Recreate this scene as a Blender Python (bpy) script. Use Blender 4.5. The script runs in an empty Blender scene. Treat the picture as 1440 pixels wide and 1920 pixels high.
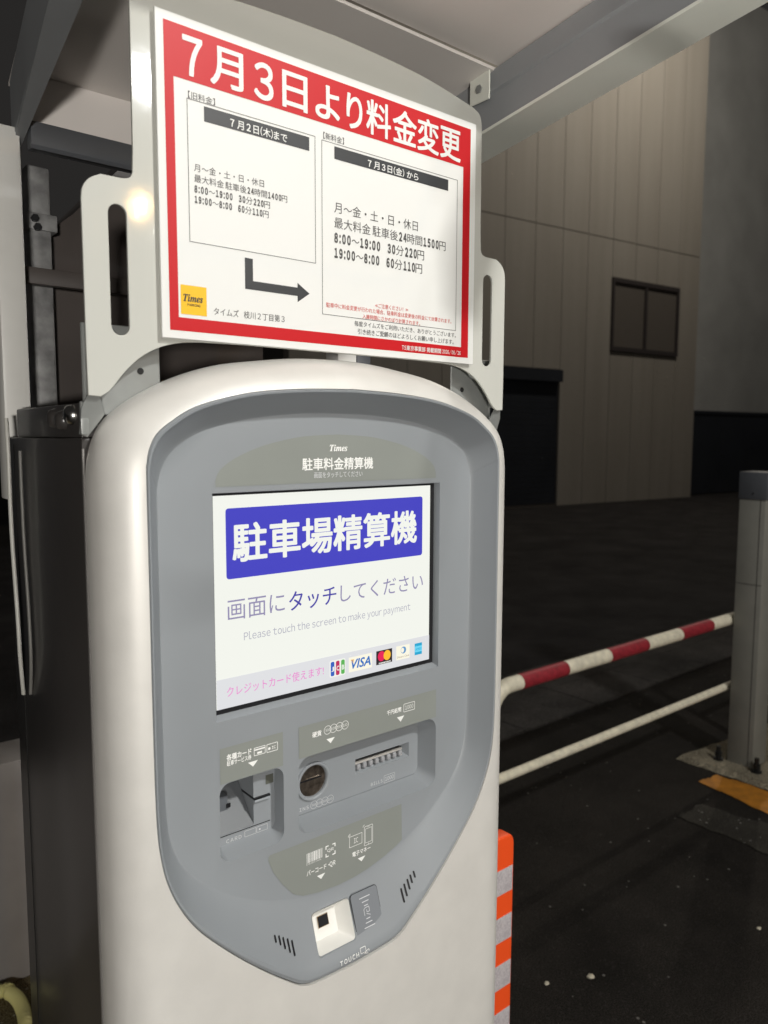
import bpy, bmesh, math, random
from mathutils import Vector, Matrix
from mathutils.bvhtree import BVHTree

SC = bpy.context.scene
COL = SC.collection
random.seed(7)

# ------------------------------------------------------------------ camera, world, exposure
cam_d = bpy.data.cameras.new('camera')
cam = bpy.data.objects.new('camera', cam_d)
COL.objects.link(cam)
r = Vector((0.775303, -0.631581, 0.003220)); u = Vector((0.058994, 0.077492, 0.995246)); f = Vector((0.628828, 0.771427, -0.097339))
cam.matrix_world = Matrix(((r.x, u.x, -f.x, -0.51396), (r.y, u.y, -f.y, -0.723), (r.z, u.z, -f.z, 1.48), (0, 0, 0, 1)))
cam_d.sensor_fit = 'VERTICAL'
cam_d.sensor_height = 36
cam_d.sensor_width = 27
cam_d.lens = 1438 / 1920 * 36
cam_d.clip_start = 0.02
cam_d.clip_end = 300
cam_d.dof.use_dof = True
cam_d.dof.focus_distance = .95
cam_d.dof.aperture_fstop = 7.0
SC.camera = cam

W = bpy.data.worlds.new('World')
SC.world = W
W.use_nodes = True
W.node_tree.nodes['Background'].inputs[0].default_value = (0.95, 0.9, 0.86, 1)   # dim glow of the town on the night sky
W.node_tree.nodes['Background'].inputs[1].default_value = 0.022
SC.view_settings.view_transform = 'Standard'
SC.view_settings.look = 'None'
SC.view_settings.exposure = 0
SC.view_settings.gamma = 1
LED = 66
STREET = 95
FAR = 13
FLOOD = 222
SIDE = 46
SPOT = 42


# ------------------------------------------------------------------ materials
def mat(name, col, rough=0.5, metal=0.0, spec=0.5, coat=0.0, bump=0.0, bscale=200.0, var=0.0, vscale=6.0, emit=None, estr=1.0):
    m = bpy.data.materials.new(name)
    m.use_nodes = True
    nt = m.node_tree
    b = nt.nodes['Principled BSDF']
    b.inputs['Base Color'].default_value = (*col, 1)
    b.inputs['Roughness'].default_value = rough
    b.inputs['Metallic'].default_value = metal
    b.inputs['Specular IOR Level'].default_value = spec
    b.inputs['Coat Weight'].default_value = coat
    b.inputs['Coat Roughness'].default_value = 0.12
    if emit:
        b.inputs['Emission Color'].default_value = (*emit, 1)
        b.inputs['Emission Strength'].default_value = estr
    if var or bump:
        tc = nt.nodes.new('ShaderNodeTexCoord')
    if var:
        n = nt.nodes.new('ShaderNodeTexNoise')
        n.inputs['Scale'].default_value = vscale
        n.inputs['Detail'].default_value = 6
        rp = nt.nodes.new('ShaderNodeValToRGB')
        rp.color_ramp.elements[0].position = 0.3
        rp.color_ramp.elements[1].position = 0.7
        rp.color_ramp.elements[0].color = (*[c * (1 - var) for c in col], 1)
        rp.color_ramp.elements[1].color = (*[min(1, c * (1 + var)) for c in col], 1)
        nt.links.new(tc.outputs['Object'], n.inputs['Vector'])
        nt.links.new(n.outputs['Fac'], rp.inputs['Fac'])
        nt.links.new(rp.outputs['Color'], b.inputs['Base Color'])
        mr = nt.nodes.new('ShaderNodeMapRange')
        mr.inputs['To Min'].default_value = max(0.03, rough - 0.06)
        mr.inputs['To Max'].default_value = min(1, rough + 0.08)
        nt.links.new(n.outputs['Fac'], mr.inputs['Value'])
        nt.links.new(mr.outputs['Result'], b.inputs['Roughness'])
    if bump:
        n2 = nt.nodes.new('ShaderNodeTexNoise')
        n2.inputs['Scale'].default_value = bscale
        n2.inputs['Detail'].default_value = 3
        bp = nt.nodes.new('ShaderNodeBump')
        bp.inputs['Strength'].default_value = bump
        bp.inputs['Distance'].default_value = 0.001
        nt.links.new(tc.outputs['Object'], n2.inputs['Vector'])
        nt.links.new(n2.outputs['Fac'], bp.inputs['Height'])
        nt.links.new(bp.outputs['Normal'], b.inputs['Normal'])
    return m


def lit(name, col, s=1.0):
    m = bpy.data.materials.new(name)
    m.use_nodes = True
    b = m.node_tree.nodes['Principled BSDF']
    b.inputs['Base Color'].default_value = (0.02, 0.02, 0.02, 1)
    b.inputs['Roughness'].default_value = 0.16
    b.inputs['Specular IOR Level'].default_value = 0.45
    b.inputs['Emission Color'].default_value = (*col, 1)
    b.inputs['Emission Strength'].default_value = s
    return m


def srgb(R, G, B):
    def c(v):
        v /= 255
        return v / 12.92 if v <= 0.04045 else ((v + 0.055) / 1.055) ** 2.4
    return (c(R), c(G), c(B))


M = {
    'white_shell': mat('white_shell_paint', (0.70, 0.68, 0.64), 0.40, metal=0.10, coat=0.12, bump=0.05, bscale=420, var=0.035, vscale=26),
    'plate_white': mat('white_plate_paint', (0.56, 0.56, 0.515), 0.062, bump=0.02, bscale=120),
    'bezel': mat('grey_bezel_plastic', (0.275, 0.294, 0.312), 0.42, bump=0.15, bscale=1500, var=0.03, vscale=7),
    'bezel_dark': mat('dark_grey_plastic', (0.12, 0.13, 0.145), 0.4, bump=0.1, bscale=1200),
    'olive': mat('olive_label_film', (0.258, 0.274, 0.254), 0.45, var=0.03, vscale=15),
    'print_white': mat('white_print', (0.92, 0.92, 0.90), 0.5),
    'print_pale': mat('pale_grey_print', (0.66, 0.67, 0.69), 0.5),
    'black': mat('black_plastic', (0.012, 0.012, 0.014), 0.4),
    'gap': mat('black_rubber_gasket', (0.012, 0.012, 0.012), 0.8),
    'bronze': mat('dark_bronze_paint', (0.052, 0.047, 0.044), 0.32, coat=0.2, bump=0.05, bscale=300, var=0.12, vscale=5),
    'bronze_flat': mat('dark_brown_steel', (0.075, 0.062, 0.056), 0.5, var=0.15, vscale=9),
    'steel': mat('grey_bracket_steel', (0.30, 0.31, 0.30), 0.4, metal=0.3, var=0.08, vscale=30),
    'bright_steel': mat('bright_steel', (0.62, 0.61, 0.58), 0.22, metal=1.0, var=0.08, vscale=60),
    'gold_steel': mat('worn_brass_steel', (0.20, 0.165, 0.135), 0.34, metal=0.85, var=0.5, vscale=130),
    'galv': mat('galvanised_steel', (0.30, 0.30, 0.30), 0.5, metal=0.3, var=0.45, vscale=40),
    'poster': mat('poster_paper', (0.78, 0.78, 0.755), 0.47, spec=0.35, bump=0.03, bscale=40),
    'poster_red': mat('poster_red_ink', (0.54, 0.010, 0.015), 0.45, spec=0.3, bump=0.03, bscale=40),
    'poster_ink': mat('poster_black_ink', (0.03, 0.032, 0.035), 0.46, bump=0.03, bscale=40),
    'poster_grey': mat('poster_grey_ink', (0.075, 0.072, 0.07), 0.47),
    'poster_yellow': mat('poster_yellow_ink', (0.86, 0.50, 0.006), 0.46),
    'poster_note': mat('poster_red_note', (0.62, 0.06, 0.05), 0.4),
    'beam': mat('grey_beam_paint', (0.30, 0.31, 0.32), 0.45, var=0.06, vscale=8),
    'flange': mat('flange_lit_tone', (0.82, 0.83, 0.75), 0.45, var=0.04, vscale=8),  # paler than the beam: light on its underside put into the colour
    'ceiling': mat('ceiling_sheet', (0.80, 0.745, 0.70), 0.55, var=0.05, vscale=3),
    'ceiling_rear': mat('rear_ceiling_sheet', (0.80, 0.75, 0.71), 0.55, var=0.05, vscale=3),
    'post_white': mat('white_post_paint', (0.80, 0.79, 0.75), 0.4, var=0.05, vscale=12),
    'orange': mat('orange_plastic', (0.95, 0.095, 0.016), 0.45, bump=0.05, bscale=300),
    'rail_white': mat('cream_rail_paint', (0.70, 0.65, 0.51), 0.5, var=0.16, vscale=38, bump=0.2, bscale=180),
    'rail_red': mat('red_rail_tape', (0.26, 0.016, 0.026), 0.55, var=0.28, vscale=46),
    'post_grey': mat('grey_post_paint', (0.215, 0.21, 0.185), 0.5, var=0.07, vscale=10),
    'post_cap': mat('dark_post_cap', (0.075, 0.08, 0.09), 0.5, var=0.06, vscale=10),
    'hose': mat('yellow_hose', (0.92, 0.86, 0.36), 0.5),
    'low_wall': mat('low_wall_render', (0.36, 0.34, 0.33), 0.8, var=0.08, vscale=7, bump=0.3, bscale=80),
    'navy': mat('navy_panel', (0.013, 0.016, 0.022), 0.5, var=0.15, vscale=1.5),
    'window_glass': mat('dark_window_glass', (0.10, 0.09, 0.08), 0.3),
    'window_frame': mat('dark_window_frame', (0.035, 0.03, 0.03), 0.5),
    'core_dark': mat('joint_brown', (0.09, 0.082, 0.072), 0.8),
    'far_wall': mat('dark_far_wall', (0.34, 0.35, 0.35), 0.8, var=0.12, vscale=0.8),
    'far_band': mat('far_band_grey', (0.24, 0.245, 0.245), 0.8),
    'edge_line_white': mat('white_edge_line', (0.62, 0.61, 0.56), 0.4),
    'edge_line_grey': mat('grey_edge_line', (0.20, 0.195, 0.18), 0.45),
    'reader_white': mat('white_reader_plastic', (0.80, 0.79, 0.75), 0.4, bump=0.1, bscale=900),
    'paint_orange': mat('orange_road_paint', (0.42, 0.165, 0.012), 0.7, var=0.25, vscale=22, bump=0.8, bscale=160),
}


def band_material():
    m = mat('reflective_band', (0.58, 0.53, 0.54), 0.35)
    nt = m.node_tree
    tc = nt.nodes.new('ShaderNodeTexCoord')
    v = nt.nodes.new('ShaderNodeTexVoronoi')
    v.inputs['Scale'].default_value = 260
    n = nt.nodes.new('ShaderNodeTexNoise')
    n.inputs['Scale'].default_value = 34
    n.inputs['Detail'].default_value = 5
    mx = nt.nodes.new('ShaderNodeMath')
    mx.operation = 'MULTIPLY'
    rp = nt.nodes.new('ShaderNodeValToRGB')
    rp.color_ramp.elements[0].color = (0.60, 0.56, 0.57, 1)
    rp.color_ramp.elements[1].color = (0.46, 0.42, 0.44, 1)
    rp.color_ramp.elements[0].position = 0.12
    rp.color_ramp.elements[1].position = 0.42
    nt.links.new(tc.outputs['Object'], v.inputs['Vector'])
    nt.links.new(tc.outputs['Object'], n.inputs['Vector'])
    nt.links.new(v.outputs['Distance'], mx.inputs[0])
    nt.links.new(n.outputs['Fac'], mx.inputs[1])
    nt.links.new(mx.outputs[0], rp.inputs['Fac'])
    nt.links.new(rp.outputs['Color'], nt.nodes['Principled BSDF'].inputs['Base Color'])
    return m


M['band'] = band_material()


def ground_material(name, base, speck, dens, rough=0.85, patch=0.5):
    """asphalt or concrete: mottled base, pale aggregate specks, rough bump"""
    m = mat(name, base, rough, spec=0.15)
    nt = m.node_tree
    b = nt.nodes['Principled BSDF']
    tc = nt.nodes.new('ShaderNodeTexCoord')
    n = nt.nodes.new('ShaderNodeTexNoise')
    n.inputs['Scale'].default_value = 1.7
    n.inputs['Detail'].default_value = 8
    n.inputs['Roughness'].default_value = 0.65
    rp = nt.nodes.new('ShaderNodeValToRGB')
    rp.color_ramp.elements[0].position = 0.32
    rp.color_ramp.elements[1].position = 0.68
    rp.color_ramp.elements[0].color = (*[c * (1 - patch) for c in base], 1)
    rp.color_ramp.elements[1].color = (*[c * (1 + patch) for c in base], 1)
    g = nt.nodes.new('ShaderNodeTexNoise')
    g.inputs['Scale'].default_value = 260
    g.inputs['Detail'].default_value = 2
    g2 = nt.nodes.new('ShaderNodeMixRGB')
    g2.blend_type = 'MULTIPLY'
    gm = nt.nodes.new('ShaderNodeMapRange')
    gm.clamp = True
    gm.inputs['From Min'].default_value = 0.34
    gm.inputs['From Max'].default_value = 0.68
    gm.inputs['To Min'].default_value = 0.2
    gm.inputs['To Max'].default_value = 2.0
    g2.inputs['Fac'].default_value = 1.0
    v = nt.nodes.new('ShaderNodeTexVoronoi')
    v.inputs['Scale'].default_value = 60
    lt = nt.nodes.new('ShaderNodeMath')
    lt.operation = 'LESS_THAN'
    szm = nt.nodes.new('ShaderNodeMath')
    szm.operation = 'MULTIPLY'
    szm.inputs[1].default_value = 0.26
    sx = nt.nodes.new('ShaderNodeSeparateColor')
    gt = nt.nodes.new('ShaderNodeMath')
    gt.operation = 'GREATER_THAN'
    gt.inputs[1].default_value = 1 - dens
    mu = nt.nodes.new('ShaderNodeMath')
    mu.operation = 'MULTIPLY'
    mx = nt.nodes.new('ShaderNodeMixRGB')
    mx.inputs['Color2'].default_value = (*speck, 1)
    bp = nt.nodes.new('ShaderNodeBump')
    bp.inputs['Strength'].default_value = 1.0
    bp.inputs['Distance'].default_value = 0.007
    L = nt.links.new
    for t in (n, g, v):
        L(tc.outputs['Object'], t.inputs['Vector'])
    L(n.outputs['Fac'], rp.inputs['Fac'])
    L(rp.outputs['Color'], g2.inputs['Color1'])
    L(g.outputs['Fac'], gm.inputs['Value'])
    L(gm.outputs['Result'], g2.inputs['Color2'])
    L(v.outputs['Distance'], lt.inputs[0])
    L(v.outputs['Color'], sx.inputs['Color'])
    L(sx.outputs[2], szm.inputs[0])
    L(szm.outputs[0], lt.inputs[1])
    L(sx.outputs[0], gt.inputs[0])
    L(lt.outputs[0], mu.inputs[0])
    L(gt.outputs[0], mu.inputs[1])
    L(mu.outputs[0], mx.inputs['Fac'])
    L(g2.outputs['Color'], mx.inputs['Color1'])
    v2 = nt.nodes.new('ShaderNodeTexVoronoi')
    v2.inputs['Scale'].default_value = 150
    s2 = nt.nodes.new('ShaderNodeSeparateColor')
    g3 = nt.nodes.new('ShaderNodeMath')
    g3.operation = 'GREATER_THAN'
    g3.inputs[1].default_value = 0.95
    m3 = nt.nodes.new('ShaderNodeMath')
    m3.operation = 'MULTIPLY'
    m3.inputs[1].default_value = 0.12
    mx2 = nt.nodes.new('ShaderNodeMixRGB')
    mx2.inputs['Color2'].default_value = (*[c * .6 for c in speck], 1)
    L(tc.outputs['Object'], v2.inputs['Vector'])
    L(v2.outputs['Color'], s2.inputs['Color'])
    L(s2.outputs[1], g3.inputs[0])
    L(g3.outputs[0], m3.inputs[0])
    L(m3.outputs[0], mx2.inputs['Fac'])
    L(mx.outputs['Color'], mx2.inputs['Color1'])
    L(mx2.outputs['Color'], b.inputs['Base Color'])
    L(g.outputs['Fac'], bp.inputs['Height'])
    L(bp.outputs['Normal'], b.inputs['Normal'])
    return m


M['asphalt'] = ground_material('lot_asphalt', (0.019, 0.0165, 0.014), (0.17, 0.16, 0.145), 0.05)
M['road'] = ground_material('road_asphalt', (0.024, 0.022, 0.022), (0.10, 0.10, 0.10), 0.04)
M['gutter'] = ground_material('gutter_concrete', (0.05, 0.046, 0.043), (0.15, 0.15, 0.14), 0.1)
M['concrete'] = ground_material('base_concrete', (0.21, 0.185, 0.135), (0.40, 0.39, 0.36), 0.2)
M['soil'] = ground_material('gravel_soil', (0.17, 0.14, 0.08), (0.42, 0.40, 0.30), 0.5, patch=0.5)
M['worn'] = ground_material('worn_asphalt', (0.048, 0.044, 0.037), (0.25, 0.24, 0.22), 0.2)


def panel_wall_material():
    """fibre cement cladding: brown panels, fine stains running down"""
    m = mat('cladding', (0.20, 0.17, 0.14), 0.75)
    nt = m.node_tree
    b = nt.nodes['Principled BSDF']
    tc = nt.nodes.new('ShaderNodeTexCoord')
    mp = nt.nodes.new('ShaderNodeMapping')
    mp.inputs['Scale'].default_value = (3.0, 1.0, 0.25)
    n = nt.nodes.new('ShaderNodeTexNoise')
    n.inputs['Scale'].default_value = 1.2
    n.inputs['Detail'].default_value = 6
    rp = nt.nodes.new('ShaderNodeValToRGB')
    rp.color_ramp.elements[0].color = (0.212, 0.196, 0.172, 1)
    rp.color_ramp.elements[1].color = (0.245, 0.230, 0.205, 1)
    rp.color_ramp.elements[0].position = 0.25
    rp.color_ramp.elements[1].position = 0.75
    nt.links.new(tc.outputs['Object'], mp.inputs['Vector'])
    nt.links.new(mp.outputs[0], n.inputs['Vector'])
    nt.links.new(n.outputs['Fac'], rp.inputs['Fac'])
    nt.links.new(rp.outputs['Color'], b.inputs['Base Color'])
    return m


M['cladding'] = panel_wall_material()


# ------------------------------------------------------------------ helpers
def empty(name, loc, label=None, cat=None, group=None):
    o = bpy.data.objects.new(name, None)
    o.empty_display_size = 0.05
    o.location = loc
    COL.objects.link(o)
    if label:
        tag(o, label, cat, group)
    bpy.context.view_layer.update()
    return o


def tag(o, label, cat, group=None):
    o['label'] = label
    o['category'] = cat
    if group:
        o['group'] = group
    return o


def abs_loc(o):
    v = o.location.copy()
    while o.parent:
        o = o.parent
        v += o.location
    return v


def link(name, me, m, parent=None, smooth=None, kind=None):
    """links a mesh whose vertices are in world coordinates; the origin moves to the mesh's base centre"""
    o = bpy.data.objects.new(name, me)
    me.name = name
    ms = m if isinstance(m, (list, tuple)) else [m]
    me.materials.clear()
    for x in ms:
        me.materials.append(M[x] if isinstance(x, str) else x)
    cs = [v.co for v in me.vertices]
    lo = Vector([min(c[i] for c in cs) for i in range(3)])
    hi = Vector([max(c[i] for c in cs) for i in range(3)])
    org = Vector(((lo.x + hi.x) / 2, (lo.y + hi.y) / 2, lo.z))
    me.transform(Matrix.Translation(-org))
    COL.objects.link(o)
    if parent is not None:
        o.parent = parent
        o.location = org - abs_loc(parent)
    else:
        o.location = org
    if smooth is not None:
        me.polygons.foreach_set('use_smooth', [True] * len(me.polygons))
        me.set_sharp_from_angle(angle=math.radians(smooth))
    if kind:
        o['kind'] = kind
    return o


def from_bm(bm, name='m'):
    bmesh.ops.recalc_face_normals(bm, faces=bm.faces)
    me = bpy.data.meshes.new(name)
    bm.to_mesh(me)
    bm.free()
    return me


def add_box(bm, x0, x1, y0, y1, z0, z1, bev=0.0, seg=2):
    g = bmesh.ops.create_cube(bm, size=1)
    vs = g['verts']
    bmesh.ops.scale(bm, vec=(x1 - x0, y1 - y0, z1 - z0), verts=vs)
    bmesh.ops.translate(bm, vec=((x0 + x1) / 2, (y0 + y1) / 2, (z0 + z1) / 2), verts=vs)
    if bev:
        es = list({e for v in vs for e in v.link_edges})
        bmesh.ops.bevel(bm, geom=es, offset=bev, segments=seg, profile=0.5, affect='EDGES')


def box(name, m, parent, x0, x1, y0, y1, z0, z1, bev=0.0, seg=2, kind=None):
    bm = bmesh.new()
    add_box(bm, x0, x1, y0, y1, z0, z1, bev, seg)
    return link(name, from_bm(bm), m, parent, 30 if bev else None, kind)


def add_tube(bm, pts, rad, n=12, cap=True):
    rings = []
    pts = [Vector(p) for p in pts]
    up = None
    for i, p in enumerate(pts):
        t = (pts[min(i + 1, len(pts) - 1)] - pts[max(i - 1, 0)]).normalized()
        if up is None:
            up = Vector((0, 0, 1)) if abs(t.z) < 0.9 else Vector((1, 0, 0))
        a = t.cross(up).normalized()
        up = a.cross(t).normalized()
        rr = rad[i] if isinstance(rad, (list, tuple)) else rad
        rings.append([bm.verts.new(p + a * math.cos(2 * math.pi * k / n) * rr + up * math.sin(2 * math.pi * k / n) * rr) for k in range(n)])
    for a, b in zip(rings, rings[1:]):
        for k in range(n):
            bm.faces.new((a[k], a[(k + 1) % n], b[(k + 1) % n], b[k]))
    if cap:
        bm.faces.new(rings[0][::-1])
        bm.faces.new(rings[-1])


def tube(name, m, parent, pts, rad, n=14, kind=None):
    bm = bmesh.new()
    add_tube(bm, pts, rad, n)
    return link(name, from_bm(bm), m, parent, 40, kind)


def catmull(pts, sub):
    P = [pts[0]] + list(pts) + [pts[-1]]
    out = []
    for i in range(1, len(P) - 2):
        p0, p1, p2, p3 = P[i - 1], P[i], P[i + 1], P[i + 2]
        for s in range(sub):
            t = s / sub
            out.append(tuple(0.5 * (2 * b + (c - a) * t + (2 * a - 5 * b + 4 * c - d) * t * t + (3 * b - a - 3 * c + d) * t ** 3)
                             for a, b, c, d in zip(p0, p1, p2, p3)))
    out.append(tuple(pts[-1]))
    return out


def outline_mesh(polys, y, thick=0.0, bevel=0.0, res=2):
    """flat shape (x,z outlines, inner ones are holes) facing -y at depth y; thick grows to +y"""
    c = bpy.data.curves.new('o', 'CURVE')
    c.dimensions = '2D'
    c.fill_mode = 'BOTH' if thick else 'FRONT'
    c.extrude = max(0.0, thick / 2 - bevel)
    c.bevel_depth = bevel
    c.bevel_resolution = res
    for p in polys:
        s = c.splines.new('POLY')
        s.points.add(len(p) - 1)
        for q, (a, b) in zip(s.points, p):
            q.co = (a, b, 0, 1)
        s.use_cyclic_u = True
    o = bpy.data.objects.new('o', c)
    me = bpy.data.meshes.new_from_object(o)
    bpy.data.objects.remove(o)
    bpy.data.curves.remove(c)
    yc = y + thick / 2
    for v in me.vertices:
        x, b, d = v.co
        v.co = (x, yc - d, b)
    return me


def flat(name, m, parent, polys, y):
    return link(name, outline_mesh(polys, y), m, parent)


def plate(name, m, parent, polys, y, thick, bevel=0.0, smooth=30):
    return link(name, outline_mesh(polys, y, thick, bevel), m, parent, smooth)


def rect(x0, x1, z0, z1):
    return [(x0, z0), (x1, z0), (x1, z1), (x0, z1)]


def rrect(x0, x1, z0, z1, rd, n=6):
    out = []
    for cx, cz, a0 in ((x1 - rd, z1 - rd, 0), (x0 + rd, z1 - rd, 90), (x0 + rd, z0 + rd, 180), (x1 - rd, z0 + rd, 270)):
        for k in range(n + 1):
            a = math.radians(a0 + 90 * k / n)
            out.append((cx + rd * math.cos(a), cz + rd * math.sin(a)))
    return out


def circle(cx, cz, rx, rz=None, n=28):
    rz = rz or rx
    return [(cx + rx * math.cos(2 * math.pi * k / n), cz + rz * math.sin(2 * math.pi * k / n)) for k in range(n)]


def ring(poly_fn, w):
    return None


TXT = bpy.data.curves.new('t', 'FONT')
TXT_O = bpy.data.objects.new('t', TXT)


def glyphs(s, bold=0.0, shear=0.0, res=3):
    TXT.body = s
    TXT.shear = shear
    TXT.resolution_u = res
    TXT.fill_mode = 'FRONT'
    me = bpy.data.meshes.new_from_object(TXT_O)
    vs = [(v.co.x, v.co.y) for v in me.vertices]
    fs = [tuple(p.vertices) for p in me.polygons]
    bpy.data.meshes.remove(me)
    if bold <= 0.001:
        return [(a, b, 0) for a, b in vs], fs
    # heavier weight: the same glyphs laid again a little to each side, each copy a hair in front of the last
    sh = [(-1, 0), (1, 0)] if bold < 0.009 else [(-1, -.7), (1, .7), (-1, .7), (1, -.7), (0, 1), (0, -1)]
    V, Fc = [], []
    for n, (dx, dz) in enumerate(sh):
        k = len(V)
        V += [(a + dx * bold, b + dz * bold, n) for a, b in vs]
        Fc += [tuple(i + k for i in q) for q in fs]
    return V, Fc


def segs(parts):
    """parts: (text, bold, width factor, gap after); returns one run of glyphs"""
    V, Fc, x = [], [], 0.0
    for s, bold, wf, gap in parts:
        vs, fs = glyphs(s, bold)
        lo = min(v[0] for v in vs)
        hi = max(v[0] for v in vs)
        k = len(V)
        V += [((v[0] - lo) * wf + x, v[1], v[2]) for v in vs]
        Fc += [tuple(i + k for i in q) for q in fs]
        x += (hi - lo) * wf + gap
    return V, Fc


def fw(s, bold=0.0, wf=1.0, gap=.11, sp=.34):
    """latin letters and digits from the wide sans set, spaced by their own widths"""
    parts = []
    for i, ch in enumerate(s):
        if ch == ' ':
            if parts:
                q = parts[-1]
                parts[-1] = (q[0], q[1], q[2], sp * wf)
            continue
        w = chr(ord(ch) + 0xFEE0) if 0x21 <= ord(ch) <= 0x7e else ch
        parts.append((w, bold, wf, gap * wf))
    return parts


def place(run, bx, h=None):
    """fits a run of glyphs into the box x0,x1,z0,z1 (or into height h about its middle)"""
    vs, fs = run
    x0, x1, z0, z1 = bx
    if h:
        c = (z0 + z1) / 2
        z0, z1 = c - h / 2, c + h / 2
    a0 = min(v[0] for v in vs); a1 = max(v[0] for v in vs)
    b0 = min(v[1] for v in vs); b1 = max(v[1] for v in vs)
    return [(x0 + (v[0] - a0) / (a1 - a0) * (x1 - x0), z0 + (v[1] - b0) / max(1e-6, b1 - b0) * (z1 - z0), v[2]) for v in vs], fs


def lettering(name, m, parent, runs, y=None, surf=None):
    """one mesh from several placed runs, on the plane y or laid on a surface"""
    V, Fc = [], []
    for vs, fs in runs:
        k = len(V)
        for v in vs:
            x, z = v[0], v[1]
            V.append((x, (y if surf is None else surf(x, z)) - (v[2] * 2e-5 if len(v) > 2 else 0), z))
        Fc += [tuple(i + k for i in q) for q in fs]
    me = bpy.data.meshes.new(name)
    me.from_pydata(V, [], Fc)
    me.update()
    flip = [p for p in me.polygons if p.normal.y > 0]
    if len(flip) > len(me.polygons) / 2:
        me.flip_normals()
    return link(name, me, m, parent)


def shape(polys):
    """outlines as a run that lettering() can take"""
    me = outline_mesh(polys, 0)
    vs = [(v.co.x, v.co.z) for v in me.vertices]
    fs = [tuple(p.vertices) for p in me.polygons]
    bpy.data.meshes.remove(me)
    return vs, fs


def frame(x0, x1, z0, z1, w, rd=0.0):
    if rd:
        return shape([rrect(x0, x1, z0, z1, rd), rrect(x0 + w, x1 - w, z0 + w, z1 - w, max(rd - w, w / 2))])
    return shape([rect(x0, x1, z0, z1), rect(x0 + w, x1 - w, z0 + w, z1 - w)])


def stroke(pts, w):
    """thin line through points as a run"""
    out = []
    V, Fc = [], []
    for (a, b), (c, d) in zip(pts, pts[1:]):
        l = math.hypot(c - a, d - b)
        nx, nz = -(d - b) / l * w / 2, (c - a) / l * w / 2
        k = len(V)
        V += [(a + nx, b + nz), (c + nx, d + nz), (c - nx, d - nz), (a - nx, b - nz)]
        Fc.append((k, k + 1, k + 2, k + 3))
    return V, Fc


def cut(me, cutters, name):
    """boolean difference of a mesh with a list of cutter meshes, all in world coordinates"""
    o = bpy.data.objects.new('tmp_base', me)
    COL.objects.link(o)
    os_ = []
    for cmesh in cutters:
        co = bpy.data.objects.new('tmp_cut', cmesh)
        COL.objects.link(co)
        md = o.modifiers.new('b', 'BOOLEAN')
        md.operation = 'DIFFERENCE'
        md.solver = 'EXACT'
        md.object = co
        os_.append(co)
    dg = bpy.context.evaluated_depsgraph_get()
    dg.update()
    res = bpy.data.meshes.new_from_object(o.evaluated_get(dg))
    for x in os_ + [o]:
        bpy.data.objects.remove(x)
    res.name = name
    return res


def frustum(front, back, y0, y1, tf=None):
    """closed solid between two matching outlines (x,z) at y0 and y1"""
    bm = bmesh.new()
    n = len(front)
    a = [bm.verts.new((x, y0, z)) for x, z in front]
    b = [bm.verts.new((x, y1, z)) for x, z in back]
    for k in range(n):
        bm.faces.new((a[k], a[(k + 1) % n], b[(k + 1) % n], b[k]))
    bm.faces.new(a[::-1])
    bm.faces.new(b)
    if tf is not None:
        bmesh.ops.transform(bm, matrix=tf, verts=bm.verts)
    return from_bm(bm)


# ------------------------------------------------------------------ ground and street
def sheet(name, m, pts, z):
    bm = bmesh.new()
    bm.faces.new([bm.verts.new((x, y, z)) for x, y in pts])
    me = from_bm(bm)
    if me.polygons[0].normal.z < 0:
        me.flip_normals()
    return link(name, me, m, None, None, 'structure')


sheet('ground', 'asphalt', [(-60, -60), (80, -60), (80, 80), (-60, 80)], 0)
sheet('road', 'road', [(-40, 2.42), (70, 2.42), (70, 9.0), (-40, 11.2)], 0.004)


def gutter():
    bm = bmesh.new()
    x = -9.0
    while x < 26:
        add_box(bm, x + 0.004, x + 0.596, 1.72, 2.05, -0.02, 0.016, 0.004, 1)
        add_box(bm, x + 0.004, x + 0.596, 2.06, 2.40, -0.02, 0.011, 0.004, 1)
        x += 0.6
    return link('kerb', from_bm(bm), 'gutter', None, None, 'structure')


gutter()
sheet('soil_patch', 'soil', [(-1.6, 0.5), (0.5, 0.5), (0.5, 1.42), (-1.6, 1.42)], 0.004)


def wobbly(pts, amp, n=9):
    out = []
    for (a, b), (c, d) in zip(pts, pts[1:] + pts[:1]):
        for k in range(n):
            t = k / n
            ph = 40 * (a + b) + 9 * t
            w = amp * (math.sin(ph) + .6 * math.sin(2.7 * ph + 1) + .5 * random.uniform(-1, 1))
            out.append((a + (c - a) * t + w, b + (d - b) * t + w * .7))
    return out


sheet('worn_strip', 'worn', wobbly([(2.20, 0.78), (2.36, 0.775), (2.42, 0.50), (2.46, -0.1), (2.22, -0.1), (2.20, 0.43)], 0.006, 16), 0.004)
sheet('painted_line', 'paint_orange', wobbly([(2.555, 0.885), (2.68, 0.868), (2.70, 0.60), (2.72, 0.1), (2.52, 0.1), (2.50, 0.57)], 0.004, 16), 0.004)
# low concrete base under the grey post
bm = bmesh.new()
base_pts = wobbly([(2.70, 1.075), (2.98, 1.04), (3.5, 1.0), (3.5, 0.2), (2.74, 0.2), (2.715, 0.66), (2.705, 0.90)], 0.004, 14)
lo = [bm.verts.new((x, y, 0)) for x, y in base_pts]
hi = [bm.verts.new((2.95 + (x - 2.95) * 0.94, 0.8 + (y - 0.8) * 0.93, 0.022)) for x, y in base_pts]
for k in range(len(lo)):
    bm.faces.new((lo[k], lo[(k + 1) % len(lo)], hi[(k + 1) % len(lo)], hi[k]))
bm.faces.new(hi)
o = link('concrete_base', from_bm(bm), 'concrete', None, None, 'structure')

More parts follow.
